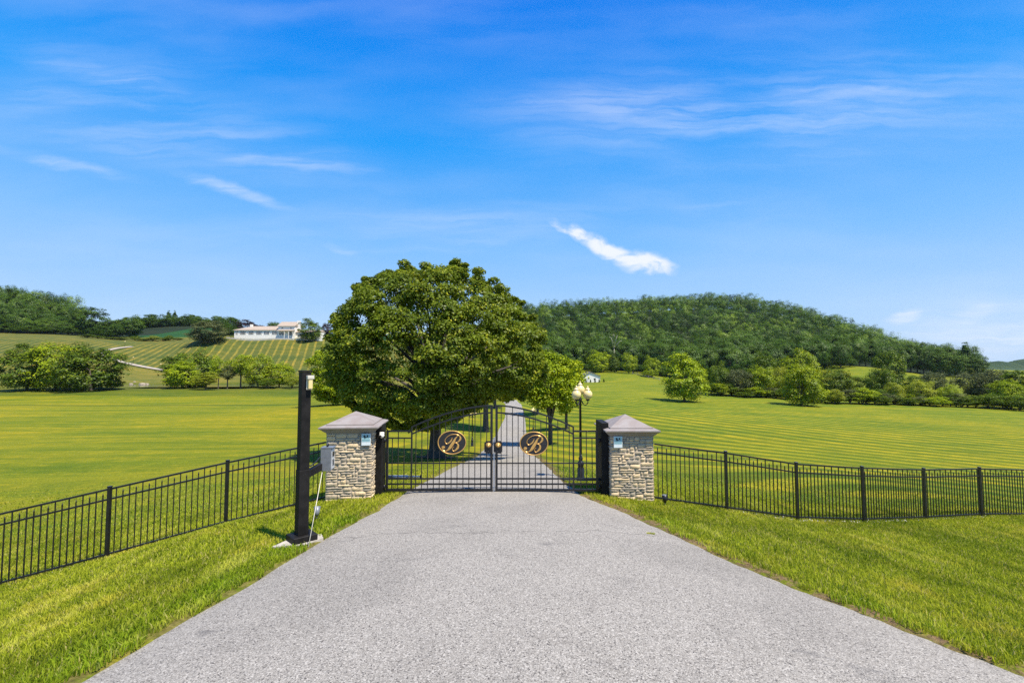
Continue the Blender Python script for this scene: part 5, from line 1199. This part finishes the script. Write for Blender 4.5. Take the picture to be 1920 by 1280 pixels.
# pine breaking the skyline at the right end
x = PX(1812, 290); lib_tree('spire', 1813, 700, 288, 58, 34, leaf_wood, 'pine with a flat topped crown rising above the right end of the wood', 'pine_tree', None, 'tree')
for px, D, h, w_, lab in ((1795, 285, 46, 44, 'broad dark tree left below the flat topped pine'), (1832, 282, 42, 44, 'broad dark tree right below the flat topped pine'), (1765, 290, 50, 46, 'dark tree at the right end of the wood before the pine')):
    lib_tree('round', px, 704, D, h, w_, leaf_wood, lab, 'woodland_tree', WG)
LW = 'tall trees of the wood on the left hill'
for i in range(34):
    row = i % 3; px = -70 + (i // 3) * 17.5 + row * 6 + r.normal(0, 3); D = 292 + row * 22 + r.uniform(-3, 3)
    x = PX(px, D); z = hz(x, D); top = outline(px, [(-100, 520), (0, 531), (30, 541), (60, 562), (110, 572), (130, 590), (160, 600)]) + (2 - row) * 18 + r.uniform(-4, 6)
    H = np.clip(PZ(top, D) - z, 9, 36); parts = LIB['wood'][i % 6]; H = min(H, 24); wv_ = r.uniform(1.15, 1.5)
    if px > 125: continue
    place_tree('woodland_tree', 'tall dark tree of the wood on the left hill by the left edge', parts, x, D, z, leaf_wood, (wv_, wv_, H / 10), r.uniform(0, 6.28), LW)
# the mass of the wood behind: one object, counted by nobody
src = []
for s_ in range(61, 66):
    rr_ = np.random.default_rng(s_); ctr = crown_centers(rr_, 34, 4.3, 4.3, 4.3, 5.2, 1.5, bump=.2, inner=.82); rd = 10 * .135 * rr_.uniform(.7, 1.25, 34)
    src.append(leaf_cloud(rr_, ctr, rd, 64, .29, .9, .2, .5, 0, .18, 1.0))
VV, FF, RN, TI = [], [], [], []; off = 0
def add_tree(x, y, z, sx_, sz_, k, tint):
    global off
    v, f_, rn, _ = src[k]; a = random.uniform(0, 6.28); c, s = math.cos(a), math.sin(a)
    q = v.copy(); q[:, 0] = (v[:, 0] * c - v[:, 1] * s) * sx_ + x; q[:, 1] = (v[:, 0] * s + v[:, 1] * c) * sx_ + y; q[:, 2] = v[:, 2] * sz_ + z
    VV.append(q); FF.append(f_ + off); RN.append(rn); TI.append(np.full(len(v), tint)); off += len(v)
pts = []
for D in np.arange(340, 640, 14.5):
    for x in np.arange(-10, 400, 15.0):
        xx = x + random.uniform(-3, 3); yy = D + random.uniform(-3, 3); px = 960 + xx * 900 / yy
        if px < 960 or px > 1830: continue
        if px > 1600 and yy > 330 + (1830 - px) * 1.1 + 120: continue
        pts.append((xx, yy))
for px in np.arange(-60, 140, 9):
    for D in (352, 366): pts.append((PX(px, D) + random.uniform(-2, 2), D + random.uniform(-3, 3)))
pts = np.array(pts); zz = hfield(pts[:, 0], pts[:, 1])
for (x, y), z in zip(pts, zz):
    px = 960 + x * 900 / y
    H = random.uniform(15, 23); s_ = random.uniform(1.35, 2.0)
    add_tree(x, y, z, s_, H / 10, random.randrange(5), random.uniform(.0, 1.0))
print('wood mass trees', len(pts))
wm = np_mesh('woodland', np.concatenate(VV), np.concatenate(FF), dict(rnd=np.concatenate(RN), tint=np.concatenate(TI)))
tag(link('woodland', wm, leaf_wood), 'thick green wood covering the hill on the right and the left skyline', 'wood', kind='stuff')

# --- far wooded ridge on the right
fx = np.linspace(150, 3200, 500); rid = []
r = np.random.default_rng(9)
prof = np.interp(960 + fx * 900 / 1500, [1000, 1780, 1850, 1875, 1890, 1905, 1940, 2000, 2900], [700, 690, 682, 678, 683, 677, 670, 664, 672])
zt__ = np.array([PZ(p, 1500) for p in prof]) + np.convolve(r.normal(0, 6, 500), np.ones(4) / 4, 'same')
vv = []; rows = [(1380, 0.0), (1410, .45), (1450, .8), (1500, 1.0), (1560, .8), (1640, .0)]
for (yy, k) in rows:
    for x_, zt_ in zip(fx, zt__): vv.append((x_, yy + random.uniform(-8, 8), -14 + (zt_ + 14) * k + random.uniform(-2, 2) * (k > 0)))
vv = np.array(vv); idx = np.arange(len(vv)).reshape(len(rows), 500)
fr = np.stack([idx[:-1, :-1], idx[:-1, 1:], idx[1:, 1:], idx[1:, :-1]], -1).reshape(-1, 4)
tag(link('hills', np_mesh('hills', vv, fr, dict(rnd=r.random(len(vv)), tint=np.full(len(vv), .4))), leaf_far), 'far wooded ridge on the right horizon', 'hills', kind='structure')

# ================================================================== GRASS BLADES
def blades(n, xr, yr, h, w_, keep, bend=.5, lush=None, seed=0):
    r = np.random.default_rng(seed); x = r.uniform(*xr, n); y = yr[0] + (yr[1] - yr[0]) * r.random(n)
    vis = np.abs(x) < y * 1.12 + .6; x, y = x[vis], y[vis]
    ins = np.minimum(x - edge_l(y), edge_r(y) - x); ok = keep(x, y, ins, r); x, y, ins = x[ok], y[ok], ins[ok]; n = len(x)
    z = hfield(x, y); a = r.uniform(0, 2 * np.pi, n); hh_ = h * r.uniform(.55, 1.3, n); lu = np.zeros(n)
    if lush is not None: lu = lush(x, y, ins, r); hh_ *= 1 + lu * .45
    ww = w_ * r.uniform(.7, 1.3, n) * (1 + lu * .4); lean = r.uniform(.1, .95, n) * hh_; la = r.uniform(0, 2 * np.pi, n)
    b0 = np.stack([x - np.cos(a) * ww / 2, y - np.sin(a) * ww / 2, z - .01], 1); b1 = np.stack([x + np.cos(a) * ww / 2, y + np.sin(a) * ww / 2, z - .01], 1)
    mx_ = x + np.cos(la) * lean * .35; my_ = y + np.sin(la) * lean * .35; mz_ = z + hh_ * .62
    m0 = np.stack([mx_ - np.cos(a) * ww * .4, my_ - np.sin(a) * ww * .4, mz_], 1); m1 = np.stack([mx_ + np.cos(a) * ww * .4, my_ + np.sin(a) * ww * .4, mz_], 1)
    tp = np.stack([x + np.cos(la) * lean, y + np.sin(la) * lean, z + hh_ * r.uniform(.75, 1.0, n)], 1)
    v = np.stack([b0, b1, m1, m0, tp], 1).reshape(-1, 3); q = np.arange(n)[:, None] * 5
    f4 = q + np.array([[0, 1, 2, 3]]); f3 = q + np.array([[3, 2, 4, 4]])
    tri = np.concatenate([q + np.array([[0, 1, 2]]), q + np.array([[0, 2, 3]]), q + np.array([[3, 2, 4]])])
    return v, tri, np.repeat(r.random(n), 5), np.repeat(lu, 5)
def lushf(x, y, ins, r):
    e = np.clip(1 - (-ins - .0) / .75, 0, 1) * (y < 9); p = .5 + .5 * np.sin(x * 3.1 + y * 1.7) * np.sin(y * 2.3 - x)
    left = x < 0
    return e * np.where(left, .12 + .62 * p ** 1.5, .55 * p ** 2) * (r.random(len(x)) < .8)
outp = []; o5 = 0
def inclump(x, y, ins, r):   # bare earth shows in places right at the asphalt edge
    wob = .04 * np.sin(y * 7 + x) + .03 * np.sin(y * 19)
    bare = (ins > -.13) & (x > 0) & (np.sin(y * 2.1 + 1) + np.sin(y * 5.3) > -.1) & (r.random(len(x)) < .85)
    pad = np.hypot((x - bx.x - .0) / .33, (y - bx.y + .01) / .23) < 1
    return ~pad & (ins < np.where(x < 0, .05, .03) + wob) & ~bare
for args in ((150000, (-9, 0), (2.6, 7.0), .062, .009, inclump, 1), (150000, (0, 11), (2.6, 7.0), .062, .009, inclump, 2),
             (150000, (-13, 0), (7.0, 12.5), .058, .011, inclump, 3), (170000, (0, 16), (7.0, 14), .058, .011, inclump, 4),
             (130000, (-22, 22), (12.0, 19), .05, .016, lambda x, y, i, r: (i < 0) & (r.random(len(x)) < 1.2 * (19 - y) / 7), 5)):
    v, t_, rn, lu = blades(args[0], args[1], args[2], args[3], args[4], args[5], lush=lushf, seed=args[6]); outp.append((v, t_ + o5, rn, lu)); o5 += len(v)
gm = np_mesh('grass', np.concatenate([o[0] for o in outp]), np.concatenate([o[1] for o in outp]), dict(rnd=np.concatenate([o[2] for o in outp]), lush=np.concatenate([o[3] for o in outp])))
tag(link('grass', gm, blade_m), 'short mown grass blades on the verges beside the driveway and the fences', 'grass', kind='stuff')
# tuft growing in the driveway crack
v, t_, rn, lu = blades(150, (2.12, 2.24), (7.67, 7.71), .035, .008, lambda x, y, i, r: np.abs(x) < 99, seed=9)
tag(link('weed_tuft', np_mesh('weed_tuft', v, t_, dict(rnd=rn, lush=lu)), blade_m), 'small green weed tuft growing from the crack on the right of the driveway', 'weed')
